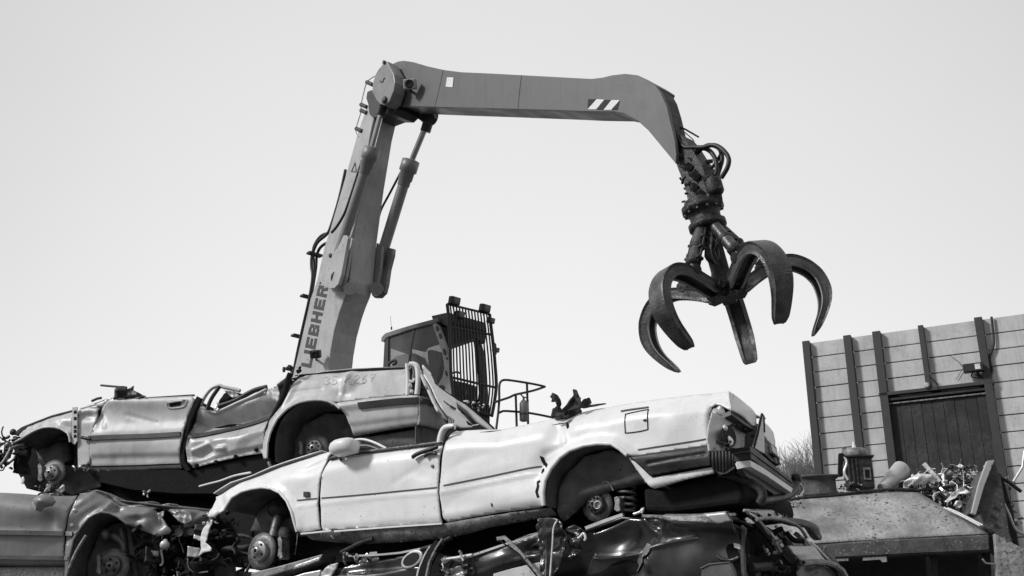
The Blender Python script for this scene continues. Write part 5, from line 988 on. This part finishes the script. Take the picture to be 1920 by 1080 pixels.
    # body behind the skin, underside, wheels
    m = MB(); slab(m, pl, [(150, 772), (200, 756), (340, 750), (372, 752), (384, 774), (420, 772), (500, 740), (545, 720), (562, 702), (700, 690), (755, 690), (755, 745), (690, 752), (640, 766), (628, 752), (606, 746), (580, 747), (550, 757), (526, 778), (510, 806), (504, 846), (480, 852), (360, 880), (330, 874), (170, 880), (150, 872)], -.14, -.5, 'underbody')
    slab(m, pl, [(26, 840), (60, 800), (150, 775), (200, 758), (340, 754), (384, 778), (420, 775), (545, 722), (562, 704), (755, 692), (782, 700), (785, 830), (700, 848), (640, 870), (560, 900), (480, 930), (400, 948), (330, 948), (250, 938), (180, 924), (150, 908), (95, 912), (50, 916), (30, 880)], -.5, -1.5, 'underbody')
    slab(m, pl, [(166, 884), (336, 880), (352, 884), (420, 868), (497, 852), (516, 868), (522, 880), (470, 905), (400, 925), (330, 925), (250, 918), (180, 902)], -.06, -.5, 'underbody'); m.build('floor_pan', root)
    lid(root, pl, ftop[2:], sp, 1.45, 'bonnet', seed=4); lid(root, pl, [(207, 749), (274, 748), (359, 743), (384, 772), (420, 766), (500, 732), (545, 708)], 'liner', 1.4, 'flattened_roof', seed=5); lid(root, pl, [(545, 706), (606, 694), (659, 689), (759, 685)], sp, 1.4, 'rear_deck', seed=6)
    arch_liner(root, pl, arch1, .5); arch_liner(root, pl, arch2, .5)
    panel('inner_wing', root, pl, [(22, 832), (50, 822), (80, 808), (120, 812), (134, 832), (142, 876), (146, 900), (90, 916), (40, 890)], 'liner', [('n', 14, .06, 2.), ('g', 70, 850, 30, 30, .08)], 5., -.40)
    panel('inner_wing', root, pl, [(516, 866), (520, 812), (540, 778), (580, 757), (620, 760), (650, 785), (662, 818), (668, 850), (600, 880), (540, 890)], 'liner', [('n', 18, .05, 2.), ('g', 630, 800, 20, 20, .08)], 5., -.40)
    brake_disc(root, pl, 101, 888, -.16, .148, caliper=(74, 886, 8, 18)); brake_disc(root, pl, 592, 842, -.16, .15, caliper=(563, 840, 7, 14), holes=8)
    m = MB(); m.tube([pl.at(125, 832, -.3), pl.at(130, 868, -.25)], .05, 'dark_scrap', 10); m.lathe(pl.at(124, 828, -.3), up, [(.09, 0), (.1, .04), (.05, .06)], 'dark_scrap', 16); m.build('strut', root)
    m = MB(); sheet(m, pl, [(40, 896), (44, 893), (46, 900), (43, 908), (39, 906)], 'bright_scrap', None, 2., .0); m.tube(catmull([pl.at(x, y, -.05) for x, y in ((504, 866), (508, 876), (516, 888))], 3), .02, 'mid_scrap', 7); m.build('jacking_bracket', root, solid=.006)
    # smashed nose
    m = MB(); junk(m, pl.at(12, 846, -.12), (.16, .2, .16), 70, ['dark_scrap', 'underbody', 'dark_scrap', 'mid_scrap', 'black_plastic'], 41); sheet(m, pl, [(-6, 830), (8, 826), (18, 834), (10, 850), (2, 862), (-6, 866)], 'dark_scrap', [('n', 7, .08, 3.)], 3., -.1); sheet(m, pl, [(2, 850), (24, 832), (40, 828), (30, 860), (36, 884), (20, 884), (0, 880)], 'underbody', [('n', 9, .1, 4.)], 3., -.2)
    m.tube(catmull([pl.at(x, y, .0) for x, y in ((0, 872), (8, 862), (16, 848), (20, 838))], 3), .012, 'bright_scrap', 6); m.build('crushed_nose', root)
build_silver()
# ================================================================== grey car lower left
GC = Plane(200, 1000, 10.35, 90)
def build_grey():
    pl = GC; root = car_thing('dark grey saloon at lower left with its roof crushed flat', pl, 150, 1075); gp = 'grey_paint'; up = Vector((0, 0, 1))
    arch = [(330 / 2.7, 1080)]
    arch = [(124, 1150), (127, 1090), (133, 1043), (141, 1013), (155.6, 987), (168, 972), (181.5, 965), (194, 962), (207, 963), (222, 969), (232, 976), (241, 983.7)]
    Fd = [('r', [(-300, 917), (0, 917), (130, 925)], 34, .12), ('k', [(-300, 998), (0, 998), (140, 1000)], 6, .03), ('r', [(-300, 1062), (120, 1062)], 20, .06), ('f', 60, .008, 1.), ('g', 60, 960, 50, 16, .02), ('g', 96, 976, 14, 16, -.03)]
    d = panel('front_door', root, pl, [(-470, 915), (-100, 918), (0, 920.5), (37, 922.6), (81.5, 927), (139, 926.5), (136, 940), (127.5, 965), (121.5, 995), (119.5, 1036), (126, 1062), (-470, 1062)], gp, Fd, 5.)
    m = MB(); strip(m, pl, [(-250, 999), (0, 999), (120, 1001)], 8, gp, Fd, .0, .028); strip(m, pl, [(-250, 1046), (0, 1045), (120, 1047)], 7, gp, Fd, .0, .022); m.build('rubbing_strip', d)
    m = MB(); sheet(m, pl, [(68, 940), (76, 934), (92, 930), (106, 934), (112, 944), (106, 952), (92, 956), (82, 962), (72, 958)], gp, [('g', 90, 944, 18, 14, .14), ('n', 9, .03, 2.)], 2.5, .05); sheet(m, pl, [(68, 945), (74, 944), (76, 962), (69, 956)], 'light_paint', None, 2., .1); m.build('wing_mirror', root, solid=.01)
    Ff = [('r', [(140, 920), (170, 913), (207, 932), (281, 946), (300, 964)], 30, .12), ('l', arch, 7, .035), ('k', [(138, 1001), (150, 1001)], 6, .03), ('k', [(207, 936), (202, 948), (196, 958)], 6, .05), ('g', 214, 955, 12, 8, -.06), ('f', 22, .018, 3.), ('k', [(240, 975), (296, 966)], 8, -.03), ('g', 270, 962, 30, 10, .03), ('k', [(283, 952), (300, 985)], 6, -.05)]
    f = panel('front_wing', root, pl, [(145, 924.4), (158, 921), (170, 917), (188, 925), (207, 935.6), (222, 946.7), (252, 948), (281.5, 950), (296, 965), (322, 995), (318, 1001), (296, 1006), (270, 996)] + arch[::-1] + [(122.5, 1100), (123, 1036), (125, 996), (131, 965), (140, 938)], gp, Ff, 4.)
    m = MB(); strip(m, pl, [(125, 1001), (139, 1002)], 8, gp, Ff, .0, .028); strip(m, pl, [(123, 1047), (131, 1048)], 7, gp, Ff, 0, .022); m.build('rubbing_strip', f)
    lip(f, pl, arch, gp, .012, Ff, .002)
    m = MB(); 
    for x, y in ((140, 957), (135, 985)): m.lathe(surf(pl, x, y, Ff, 0), pl.n, [(.02, 0), (.016, .012), (.004, .016)], 'bright_scrap', 12)
    m.tube(catmull([pl.at(x, y, .05) for x, y in ((162, 1004), (148, 1026), (136, 1050), (124, 1082))], 4), .016, 'mid_scrap', 7); m.build('wing_clip', f)
    # sill and lower body
    slabo('sill', root, pl, [(-470, 1063), (124, 1063), (122, 1150), (-470, 1150)], -.04, -.3, 'grimy_sill', .02)
    # bonnet, buckled
    BN = pl
    Fb = [('f', 24, .04, 4.), ('k', [(290, 940), (330, 985)], 10, -.1), ('g', 345, 968, 16, 12, .08), ('r', [(222, 930), (296, 942), (390, 947)], 16, .16)]
    panel('bonnet', root, BN, [(150, 919), (176, 915), (200, 922), (222, 931), (262, 934), (296, 939), (340, 943), (392, 948), (394, 972), (372, 984), (343, 988), (328, 974), (312, 956), (288, 944), (282, 949), (252, 947), (222, 945), (206, 934), (188, 924), (170, 917)], gp, Fb, 4., -.10)
    m = MB(); sheet(m, pl, [(324, 966), (332, 958), (346, 956), (358, 964), (360, 976), (348, 982), (336, 978)], 'light_paint', [('n', 5, .05, 2.)], 2., .0); sheet(m, pl, [(296, 962), (308, 958), (306, 968), (298, 978)], 'light_paint', [('n', 5, .05, 5.)], 2., .0); m.build('scraped_patch', root, solid=.004)
    m = MB(); slab(m, pl, [(286, 985), (396, 985), (396, 1000), (330, 1008), (290, 1004)], -.12, -.4, 'underbody')
    for x, y, s_ in ((336, 999, .036), (358, 997, .032)): m.lathe(pl.at(x, y, -.02), pl.n, [(s_, 0), (s_ * 1.05, .02), (s_ * .8, .0), (s_ * .5, -.02), (.004, -.03)], 'disc_steel', 18)
    m.build('headlamp', root)
    m = MB(); sheet(m, pl, [(259, 994), (280, 998), (300, 1008), (296, 1044), (276, 1042), (262, 1040), (258, 1010)], 'dark_scrap', [('n', 9, .06, 1.)], 3., -.15); sheet(m, pl, [(275, 1030), (295, 1032), (293, 1044), (274, 1040)], 'mid_scrap', [('n', 9, .02, 6.)], 3., -.06); sheet(m, pl, [(352, 1024), (376, 1028), (376, 1046), (350, 1044)], 'light_paint', [('n', 8, .03, 1.)], 3., .0); sheet(m, pl, [(366, 984), (390, 982), (382, 1014), (364, 1008)], 'black_plastic', [('k', [(366, 994), (386, 996)], 4, .04)], 3., .02); sheet(m, pl, [(365, 1003), (382, 1008), (380, 1016), (364, 1010)], 'bright_scrap', None, 3., .03)
    m.build('radiator_panel', root, solid=.01)
    m = MB(); c = pl.at(376, 1066, -.05); m.lathe(c, up, [(.13, -.25), (.14, -.22), (.14, 0), (.15, .02), (.15, .05), (.05, .06)], 'underbody', 24); m.tube(catmull([pl.at(x, y, .08) for x, y in ((352, 1046), (354, 1064), (366, 1074), (390, 1072))], 4), .008, 'mid_scrap', 6); m.build('air_filter', root)
    m = MB(); junk(m, pl.at(330, 1045, -.15), (.36, .15, .26), 80, ['dark_scrap', 'underbody', 'underbody', 'black_plastic'], 51); junk(m, pl.at(312, 1010, -.02), (.1, .05, .05), 14, ['mid_scrap', 'dark_scrap', 'underbody'], 52, thick=(.006, .012)); junk(m, pl.at(330, 1076, -.05), (.2, .1, .05), 18, ['mid_scrap', 'dark_scrap', 'underbody'], 53, thick=(.006, .014)); m.build('engine_remains', root)
    m = MB(); m.tube(catmull([pl.at(x, y, -.1) for x, y in ((302, 1030), (305, 1050), (304, 1058), (300, 1060))], 4), .012, 'light_paint', 6); m.lathe(pl.at(310, 1014, .03), (Vector((.3, -1, -.6))), [(.02, 0), (.03, .06), (.045, .1), (.01, .11)], 'bright_scrap', 14); m.build('bulb_holder', root)
    # interior of the arch, hub
    panel('inner_wing', root, pl, [(124, 1150), (133, 1046), (158, 988), (190, 968), (224, 974), (250, 990), (262, 1010), (268, 1060), (268, 1150)], 'liner', [('n', 16, .06, 2.)], 6., -.42)
    arch_liner(root, pl, arch, .45)
    brake_disc(root, pl, 211, 1062, -.15, .165, caliper=(184, 1058, 8, 20), hubmat='disc_steel')
    m = MB(); m.tube(catmull([pl.at(x, y, -.28) for x, y in ((200, 1002), (216, 1006), (230, 1018), (232, 1036), (226, 1052))], 4), .04, 'disc_steel', 10); m.tube([pl.at(228, 992, -.3), pl.at(233, 1020, -.28)], .035, 'disc_steel', 10); m.lathe(pl.at(200, 1003, -.26), pl.n, [(.05, 0), (.05, .06), (.02, .07)], 'disc_steel', 14); m.build('steering_knuckle', root)
    m = MB(); m.tube([pl.at(240, 990, -.35), pl.at(255, 1080, -.3)], .03, 'liner', 8); m.build('strut', root)
    m = MB(); slab(m, pl, [(-470, 930), (0, 930), (140, 934), (170, 926), (205, 945), (240, 952), (236, 974), (207, 958), (180, 960), (160, 976), (140, 1006), (128, 1040), (120, 1150), (-470, 1150)], -.2, -.45, 'underbody'); slab(m, pl, [(-470, 925), (140, 930), (180, 922), (220, 938), (300, 946), (390, 954), (400, 1150), (-470, 1150)], -.46, -1.5, 'underbody'); m.build('floor_pan', root)
    lid(root, pl, [(-470, 917), (0, 922), (82, 929), (139, 927)], 'liner', 1.5, 'flattened_roof', seed=9)
    lid(root, pl, [(150, 922), (176, 918), (222, 933), (296, 942), (392, 952)], gp, 1.5, 'bonnet_rear', .03, seed=10)
build_grey()
# loose bits lying between the two left cars
m = MB(); pz = newplane(SC.at(100, 922, .15), 90); P = [(78, 936), (90, 930), (104, 924), (112, 917), (118, 908), (122, 910), (121, 920), (112, 928), (98, 934), (84, 940)]
sheet(m, pz, P, 'bright_scrap', [('n', 6, .05, 2.), ('k', [(84, 936), (118, 912)], 4, .03)], 2.5); junk(m, pz.at(92, 918), (.14, .06, .04), 26, ['mid_scrap', 'dark_scrap', 'bright_scrap'], 61, thick=(.004, .01))
tag(m.build('bent_bracket', solid=.006), 'bright bent bracket and debris under the hub between the silver and grey cars', 'scrap metal')
m = MB(); junk(m, SC.at(274, 927, .12), (.035, .03, .03), 10, ['bright_scrap', 'bright_scrap', 'mid_scrap'], 62, thick=(.006, .014)); tag(m.build('scrap_piece'), 'tiny bright scrap piece on the grey bonnet below the silver car', 'scrap metal')
# ================================================================== black car at the bottom
BC = newplane(WC.at(1200, 970, .04), -58)
def build_black():
    pl = BC; root = car_thing('black crushed hatchback under the white car showing its rear end', pl, 1200, 1080); bp = 'black_paint'; up = Vector((0, 0, 1))
    V = [(1215, 1027), (1260, 1016), (1306, 1008)]; fold = [(1244, 985), (1232, 1005), (1200, 1030), (1170, 1068)]
    F = [('p', 1200, 972, 0, -.0016), ('r', [(1096, 986), (1166, 960), (1186, 961), (1307, 963), (1385, 958)], 12, .16), ('k', [(1090, 1040), (1130, 1038), (1180, 1032)], 5, .03), ('k', V, 5, .035), ('s', [(1170, 1070), (1200, 1036), (1236, 998)], 10, .17), ('g', 1140, 1005, 40, 24, -.10, -20), ('g', 1150, 1060, 40, 24, -.08), ('g', 1290, 990, 50, 10, .05), ('s', [(1240, 975), (1280, 992), (1390, 998)], 5, -.09),
         ('g', 1300, 1060, 60, 40, .05), ('k', [(1200, 1040), (1206, 1068)], 6, .05), ('f', 60, .012, 3.), ('k', [(1198, 965), (1210, 990), (1230, 1000)], 8, .05), ('g', 1365, 1020, 22, 24, -.05)]
    rq = panel('rear_quarter', root, pl, [(1094, 993), (1098, 988), (1130, 976), (1166, 964), (1186, 965), (1240, 967), (1307, 967), (1378, 962), (1384, 970), (1389, 984), (1386, 1010), (1390, 1060), (1400, 1150), (1040, 1150), (1058, 1090), (1078, 1050), (1090, 1030)], bp, F, 4.)
    m = MB(); strip(m, pl, [(1096, 990), (1130, 977), (1166, 964.5)], 6, 'light_paint', None, -.04, .03); strip(m, pl, [(1200, 966), (1240, 967), (1307, 967), (1376, 963)], 5, 'mid_scrap', None, -.06, .03); m.tube(catmull([pl.at(x, y, .03) for x, y in ((1188, 964), (1200, 960), (1206, 953), (1203, 962))], 3), .01, 'bright_scrap', 6); m.build('torn_edge_highlight', root)  # pale strips paint the sky reflection along the top edge; the curl is torn metal
    m = MB(); sheet(m, pl, [(1240, 968), (1326, 968), (1378, 963.5), (1388.5, 983), (1362, 988), (1320, 984), (1270, 982), (1246, 975)], 'mid_scrap', F, 3., .008); m.build('corner_highlight', rq, solid=.004)  # both corner sheets carry the sky's reflection as a lighter colour
    m = MB(); sheet(m, pl, [(1335, 968), (1378, 963.5), (1388.5, 983), (1362, 988)], 'light_paint', F, 3., .014); m.build('corner_highlight', rq, solid=.004)
    m = MB(); sheet(m, pl, [(1196, 1014), (1206, 1018), (1217, 1026), (1212, 1033), (1194, 1052), (1177, 1069), (1166, 1069), (1160, 1062), (1168, 1044), (1184, 1028)], 'grey_paint', F + [('k', [(1176, 1066), (1206, 1030)], 8, .04)], 3., .012); m.build('fold_highlight', rq, solid=.004)  # grey skin colours in the brightness of the fold turned to the sky
    m = MB(); strip(m, pl, [(1088, 1040), (1100, 1042), (1120, 1040), (1150, 1036), (1182, 1032)], 2.4, 'cab_light', F, .004, .006); strip(m, pl, [(1216, 1026), (1240, 1021), (1280, 1014), (1314, 1009)], 2.4, 'cab_light', F, .004, .006); m.build('swage_highlight', rq)  # highlights on the two creases, painted as pale strips
    # tail lamp hole
    c = surf(pl, 1366, 1018, F, 0); m = MB(); m.lathe(c, pl.n, [(.125, 0), (.13, .02), (.115, .03), (.10, .0), (.10, -.05), (.01, -.06)], 'underbody', 28); m.prism([c + pl.n * .01 + pl.d * -.03 + up * .0, c + pl.n * .01 + pl.d * -.10 + up * -.02, c + pl.n * .012 + pl.d * -.09 + up * -.05, c + pl.n * .01 + pl.d * -.03 + up * -.03], pl.n * .008, 'bright_scrap'); m.build('tail_lamp_hole', root)
    m = MB(); m.tube(catmull([surf(pl, x, y, F, .012) for x, y in ((1344, 1040), (1352, 1048), (1366, 1050), (1382, 1044))], 4), .009, 'mid_scrap', 8); m.build('lamp_rim', root)
    slabo('corner_panel', root, pl, [(1315, 1066), (1330, 1058), (1366, 1054), (1372, 1055), (1380, 1074), (1386, 1150), (1310, 1150)], .05, .03, 'black_paint', .006)
    m = MB(); m.tube([pl.at(x, y, .055) for x, y in ((1314, 1066), (1330, 1058), (1368, 1054), (1378, 1078), (1382, 1100))], .007, 'grey_trim', 7); m.build('bumper_edge', root)
    m = MB(); c = surf(pl, 1146, 1088, F, .03); m.lathe(c, pl.n + Vector((0, 0, .5)), [(.12, 0), (.115, .02), (.07, .035), (.01, .03)], 'mid_scrap', 26); m.build('dented_hubcap', root)
    # folded pillar between door and quarter
    m = MB(); sheet(m, pl, [(1022, 992), (1030, 978), (1043, 974), (1056, 976), (1068, 984), (1070, 1004), (1068, 1020), (1062, 1050), (1040, 1090), (1030, 1150), (1018, 1150), (1021, 1060)], bp, [('k', [(1034, 980), (1036, 1040), (1030, 1140)], 6, .09), ('g', 1055, 1000, 10, 18, -.06), ('s', [(1070, 1004), (1050, 1003), (1040, 1010)], 3, .06), ('f', 14, .03, 2.)], 3., .06); m.tube(catmull([pl.at(x, y, .12) for x, y in ((1046, 974), (1038, 990), (1036, 1020), (1033, 1060), (1028, 1130))], 4), .007, 'bright_scrap', 8); m.tube(catmull([pl.at(x, y, .11) for x, y in ((1030, 976), (1024, 990), (1024, 1040), (1022, 1130))], 4), .006, 'mid_scrap', 8); m.build('folded_pillar', root, solid=.012)
    m = MB(); sheet(m, pl, [(1068, 994), (1080, 986), (1092, 990), (1100, 1004), (1094, 1022), (1084, 1040), (1066, 1056), (1068, 1020)], bp, [('f', 9, .05, 2.), ('g', 1086, 1014, 10, 8, .06)], 2.5, .02); m.tube(catmull([pl.at(x, y, .06) for x, y in ((1076, 1012), (1086, 1008), (1094, 1000), (1098, 1008), (1096, 1014))], 4), .010, 'bright_scrap', 7); m.build('crumpled_fold', root, solid=.01)
    # front door and windscreen pillar
    Fd = [('p', 950, 1025, 0, -.0016), ('r', [(860, 1046), (945, 1017), (1023, 993)], 10, .12), ('k', [(870, 1080), (945, 1056), (1022, 1034)], 5, .03), ('f', 40, .012, 6.), ('g', 1000, 1028, 18, 8, -.08, -12), ('g', 930, 1050, 40, 14, .05, -15)]
    d = panel('front_door', root, pl, [(858, 1052), (882, 1043), (945, 1021), (985, 1010), (1022, 998), (1023, 1040), (1019, 1150), (800, 1150), (815, 1090), (840, 1064)], bp, Fd, 4.)
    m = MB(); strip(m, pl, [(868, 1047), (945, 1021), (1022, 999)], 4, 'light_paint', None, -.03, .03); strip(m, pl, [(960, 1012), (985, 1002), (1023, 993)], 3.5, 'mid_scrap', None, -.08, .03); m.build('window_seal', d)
    m = MB(); m.tube(catmull([surf(pl, x, y, Fd, .006) for x, y in ((988, 1028), (1000, 1020), (1014, 1020), (1018, 1026), (1006, 1033), (992, 1034))], 4, True), .008, 'grey_trim', 7, closed=True); m.build('handle', d)
    m = MB(); strip(m, pl, [(948, 1014), (962, 1011), (988, 1036), (1022, 1076), (1050, 1112)], 7, 'mid_scrap', None, .11, .012); strip(m, pl, [(952, 1016), (988, 1040), (1018, 1076), (1046, 1112)], 2.5, 'underbody', None, .124, .006); m.build('seat_belt_rail', root)
    slabo('door_sticker', root, pl, [(925, 1076), (960, 1066), (1012, 1054), (1024, 1082), (1020, 1120), (920, 1120)], .05, .042, 'light_paint', .002)
    m = MB(); m.tube(catmull([pl.at(x, y, .0) for x, y in ((832, 1049), (852, 1047), (870, 1044), (886, 1041))], 3), .016, 'light_paint', 8); m.lathe(pl.at(834, 1050, 0), pl.n, [(.03, 0), (.02, .02), (.004, .03)], 'bright_scrap', 10); junk(m, pl.at(862, 1062, .0), (.14, .05, .05), 30, ['bright_scrap', 'mid_scrap', 'underbody', 'dark_scrap'], 71, thick=(.004, .012)); m.build('door_hinge', root)
    panel('lower_panel', root, pl, [(836, 1080), (850, 1066), (866, 1062), (872, 1080), (876, 1120), (820, 1120)], 'light_paint', [('f', 12, .04, 1.)], 3., .02)
    # front wing and bonnet
    Fw = [('p', 700, 1045, 0, -.0018), ('r', [(634, 1056), (728, 1042), (814, 1022)], 7, .10), ('f', 36, .010, 8.), ('s', [(640, 1076), (700, 1073), (760, 1064)], 2.5, .06), ('g', 680, 1062, 40, 10, -.05)]
    w_ = panel('front_wing', root, pl, [(632, 1066), (640, 1056), (660, 1050), (700, 1047), (728, 1044), (756, 1038), (800, 1028), (816, 1024), (812, 1036), (800, 1060), (790, 1090), (784, 1150), (600, 1150), (612, 1090)], bp, Fw, 4., -.02)
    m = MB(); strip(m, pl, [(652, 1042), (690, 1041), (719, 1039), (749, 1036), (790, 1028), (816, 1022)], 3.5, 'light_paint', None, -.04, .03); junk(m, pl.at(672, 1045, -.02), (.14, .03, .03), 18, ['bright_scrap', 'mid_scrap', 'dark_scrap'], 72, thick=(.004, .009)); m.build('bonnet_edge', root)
    c = surf(pl, 774, 1049, Fw, .01); m = MB(); E = [c + pl.d * (.095 * math.cos(t)) + (up * .055 * math.sin(t)) + pl.d * .0 for t in [k_ * math.pi / 12 for k_ in range(24)]]; E = [p + up * (-(p - c).dot(pl.d)) * .25 for p in E]
    m.prism(E, pl.n * .01, 'light_paint'); m.prism([c + (p - c) * .82 for p in E], pl.n * .014, 'glass_dark'); m.tube(E, .009, 'bright_scrap', 7, closed=True); m.build('indicator_lamp', w_)
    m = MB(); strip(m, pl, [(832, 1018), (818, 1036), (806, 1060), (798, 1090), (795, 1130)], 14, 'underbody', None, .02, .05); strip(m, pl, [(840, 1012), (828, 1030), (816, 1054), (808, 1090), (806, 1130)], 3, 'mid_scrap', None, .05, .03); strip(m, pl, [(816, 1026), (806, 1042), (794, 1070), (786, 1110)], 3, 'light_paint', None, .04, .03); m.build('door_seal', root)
    m = MB(); m.tube(catmull([pl.at(x, y, -.1) for x, y in ((640, 1036), (660, 1026), (676, 1018), (700, 1010))], 3), .02, 'dark_scrap', 8); m.tube([pl.at(846, 1008, 0), pl.at(830, 1016, 0), pl.at(812, 1024, 0), pl.at(790, 1030, 0)], .018, 'dark_scrap', 7); m.build('scuttle_rail', root)
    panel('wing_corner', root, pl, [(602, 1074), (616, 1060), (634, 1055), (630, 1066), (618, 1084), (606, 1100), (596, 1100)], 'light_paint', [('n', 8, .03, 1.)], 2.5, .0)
    BE = newplane(pl.at(560, 1060, -.1), -70)
    slabo('bonnet_panel', root, BE, [(470, 1074), (520, 1062), (560, 1051), (606, 1038), (600, 1052), (560, 1064), (520, 1076), (470, 1092)], 0, -.25, 'mid_scrap', .01)
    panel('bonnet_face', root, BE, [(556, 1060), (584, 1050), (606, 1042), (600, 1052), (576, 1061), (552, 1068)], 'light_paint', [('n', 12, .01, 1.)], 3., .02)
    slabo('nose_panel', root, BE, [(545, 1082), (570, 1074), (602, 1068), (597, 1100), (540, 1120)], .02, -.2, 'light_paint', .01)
    # rear end with the number plate, seen from below on the right
    RD = newplane(pl.at(1392, 985, -.02), 32)
    m = MB(); sheet(m, RD, [(1398, 954), (1418, 954), (1451, 955), (1464, 961), (1478, 969), (1490, 980), (1470, 976), (1445, 973), (1421, 974), (1408, 965)], 'light_paint', [('n', 12, .012, 1.), ('r', [(1398, 952), (1451, 953), (1490, 976)], 5, .04)], 2.5); m.build('tailgate', root, solid=.02)
    m = MB(); m.prism([RD.at(x, y, .006) for x, y in ((1405, 958.5), (1450, 959), (1460, 968.5), (1421, 971.5))], RD.n * .006, 'sticker_white'); npl = m.build('number_plate', root)
    m = MB(); f = lambda a, b: RD.at(1411 + 44 * a - (1 - b) * 6 + 6 * b, 960.5 + 9 * b, .0135)
    for x0, st in ((.04, [[(0, 0), (0, 1)], [(0, .5), (.06, 0)], [(0, .5), (.06, 1)]]), (.13, [[(0, 1), (.035, 0), (.07, 1)]]), (.24, [[(.06, 1), (.06, 0), (0, .7), (.08, .7)]])):
        for s_ in st: m.tube([f(x0 + a, b) for a, b in s_], .0035, 'underbody', 5)
    m.build('lettering', npl)
    m = MB(); m.prism([RD.at(x, y, .02) for x, y in ((1452, 959), (1455, 959.5), (1460, 967), (1457, 967))], RD.n * .006, 'underbody'); m.build('plate_clip', npl)
    panel('spoiler', root, RD, [(1419, 975), (1436, 972.5), (1451, 973), (1466, 975), (1479, 978.6), (1491, 984), (1501, 991), (1508, 1001), (1512.5, 1009), (1509.5, 1015), (1501, 1009), (1493, 1002), (1482, 995), (1472, 990), (1458, 985), (1444, 981), (1430, 979)], 'black_plastic', [('g', 1480, 988, 30, 14, .03)], 3., .12, .05)
    m = MB(); m.tube(catmull([RD.at(x, y, .15) for x, y in ((1419, 974), (1436, 972), (1451, 972.4), (1479, 978), (1500, 990), (1512, 1008))], 4), .012, 'mid_scrap', 7); m.build('spoiler_edge', root)
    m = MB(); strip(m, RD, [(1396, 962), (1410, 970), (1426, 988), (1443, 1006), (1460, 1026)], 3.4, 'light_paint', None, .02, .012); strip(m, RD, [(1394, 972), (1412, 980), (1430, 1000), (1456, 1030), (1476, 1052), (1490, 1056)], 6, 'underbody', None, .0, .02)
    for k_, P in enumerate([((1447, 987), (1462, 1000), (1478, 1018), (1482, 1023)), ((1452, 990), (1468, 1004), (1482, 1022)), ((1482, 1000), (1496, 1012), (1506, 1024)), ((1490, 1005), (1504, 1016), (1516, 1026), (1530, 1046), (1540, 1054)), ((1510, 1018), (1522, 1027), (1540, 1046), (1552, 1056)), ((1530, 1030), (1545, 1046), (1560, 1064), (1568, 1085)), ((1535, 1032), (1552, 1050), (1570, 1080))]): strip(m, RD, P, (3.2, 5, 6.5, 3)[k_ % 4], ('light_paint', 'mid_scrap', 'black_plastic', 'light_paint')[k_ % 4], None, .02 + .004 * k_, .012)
    m.build('hatch_frame', root)
    m = MB(); sheet(m, RD, [(1461, 998), (1470, 998), (1480, 1001), (1490, 1012), (1499, 1023), (1486, 1023), (1474, 1010)], 'light_paint', [('n', 10, .01, 1.)], 2.5, .01); sheet(m, RD, [(1464, 1024.5), (1490, 1024), (1512, 1024.5), (1522, 1038), (1531, 1052), (1510, 1052), (1490, 1054), (1476, 1040)], 'light_paint', [('n', 16, .012, 2.), ('g', 1490, 1038, 16, 8, .01)], 2.5, .05); m.build('hatch_panel', root, solid=.012)
    slabo('hatch_glass', root, RD, [(1426, 986), (1436, 986), (1450, 994), (1464, 1006), (1478, 1022), (1462, 1024), (1444, 1006)], .0, -.02, 'glass_dark')
    m = MB(); strip(m, RD, [(1488, 1056), (1510, 1054), (1530, 1055), (1548, 1060), (1562, 1070), (1570, 1086)], 4.5, 'mid_scrap', None, .06, .02); sheet(m, RD, [(1492, 1058), (1530, 1058), (1548, 1063), (1564, 1080), (1566, 1130), (1480, 1130)], 'black_plastic', [('n', 10, .05, 1.)], 4., .02); m.build('bumper', root, solid=.01)
    m = MB(); slab(m, RD, [(1394, 976), (1410, 978), (1440, 1004), (1476, 1044), (1492, 1060), (1500, 1140), (1396, 1140)], -.10, -.14, 'underbody'); junk(m, RD.at(1430, 1030, -.05), (.18, .12, .2), 36, ['dark_scrap', 'underbody', 'underbody', 'mid_scrap'], 81); junk(m, RD.at(1445, 1035, .0), (.04, .03, .03), 6, ['bright_scrap'], 82, thick=(.004, .009)); m.tube([RD.at(1408, 1064, .0), RD.at(1440, 1062, .02), RD.at(1475, 1070, .02)], .03, 'dark_scrap', 8); m.build('rear_interior', root)
    m = MB(); sheet(m, pl, [(1391, 984), (1398, 990), (1396, 1040), (1400, 1150), (1392, 1150), (1388, 1030)], 'grey_trim', None, 3., .0); m.build('rear_pillar', root, solid=.02)
    m = MB(); sheet(m, RD, [(1389, 974), (1394, 971), (1408, 981), (1404, 983), (1394, 981)], 'bright_scrap', [('n', 5, .02, 1.)], 2., .03); m.build('torn_corner', root, solid=.004)
    m = MB(); slab(m, pl, [(420, 1100), (440, 1070), (540, 1078), (606, 1070), (634, 1066), (720, 1050), (814, 1034), (870, 1050), (945, 1026), (1023, 1004), (1100, 1000), (1166, 972), (1240, 972), (1375, 970), (1382, 1010), (1394, 1150), (420, 1150)], -.26, -1.5, 'underbody'); m.build('floor_pan', root)
    m = MB(); slab(m, RD, [(1385, 976), (1410, 984), (1470, 1050), (1490, 1070), (1560, 1085), (1566, 1150), (1380, 1150)], -.3, -.6, 'underbody'); m.build('boot_floor', root)
    lid(root, pl, [(1098, 991), (1166, 967), (1240, 970), (1378, 966)], 'black_paint', 1.4, 'flattened_roof', seed=12)
build_black()
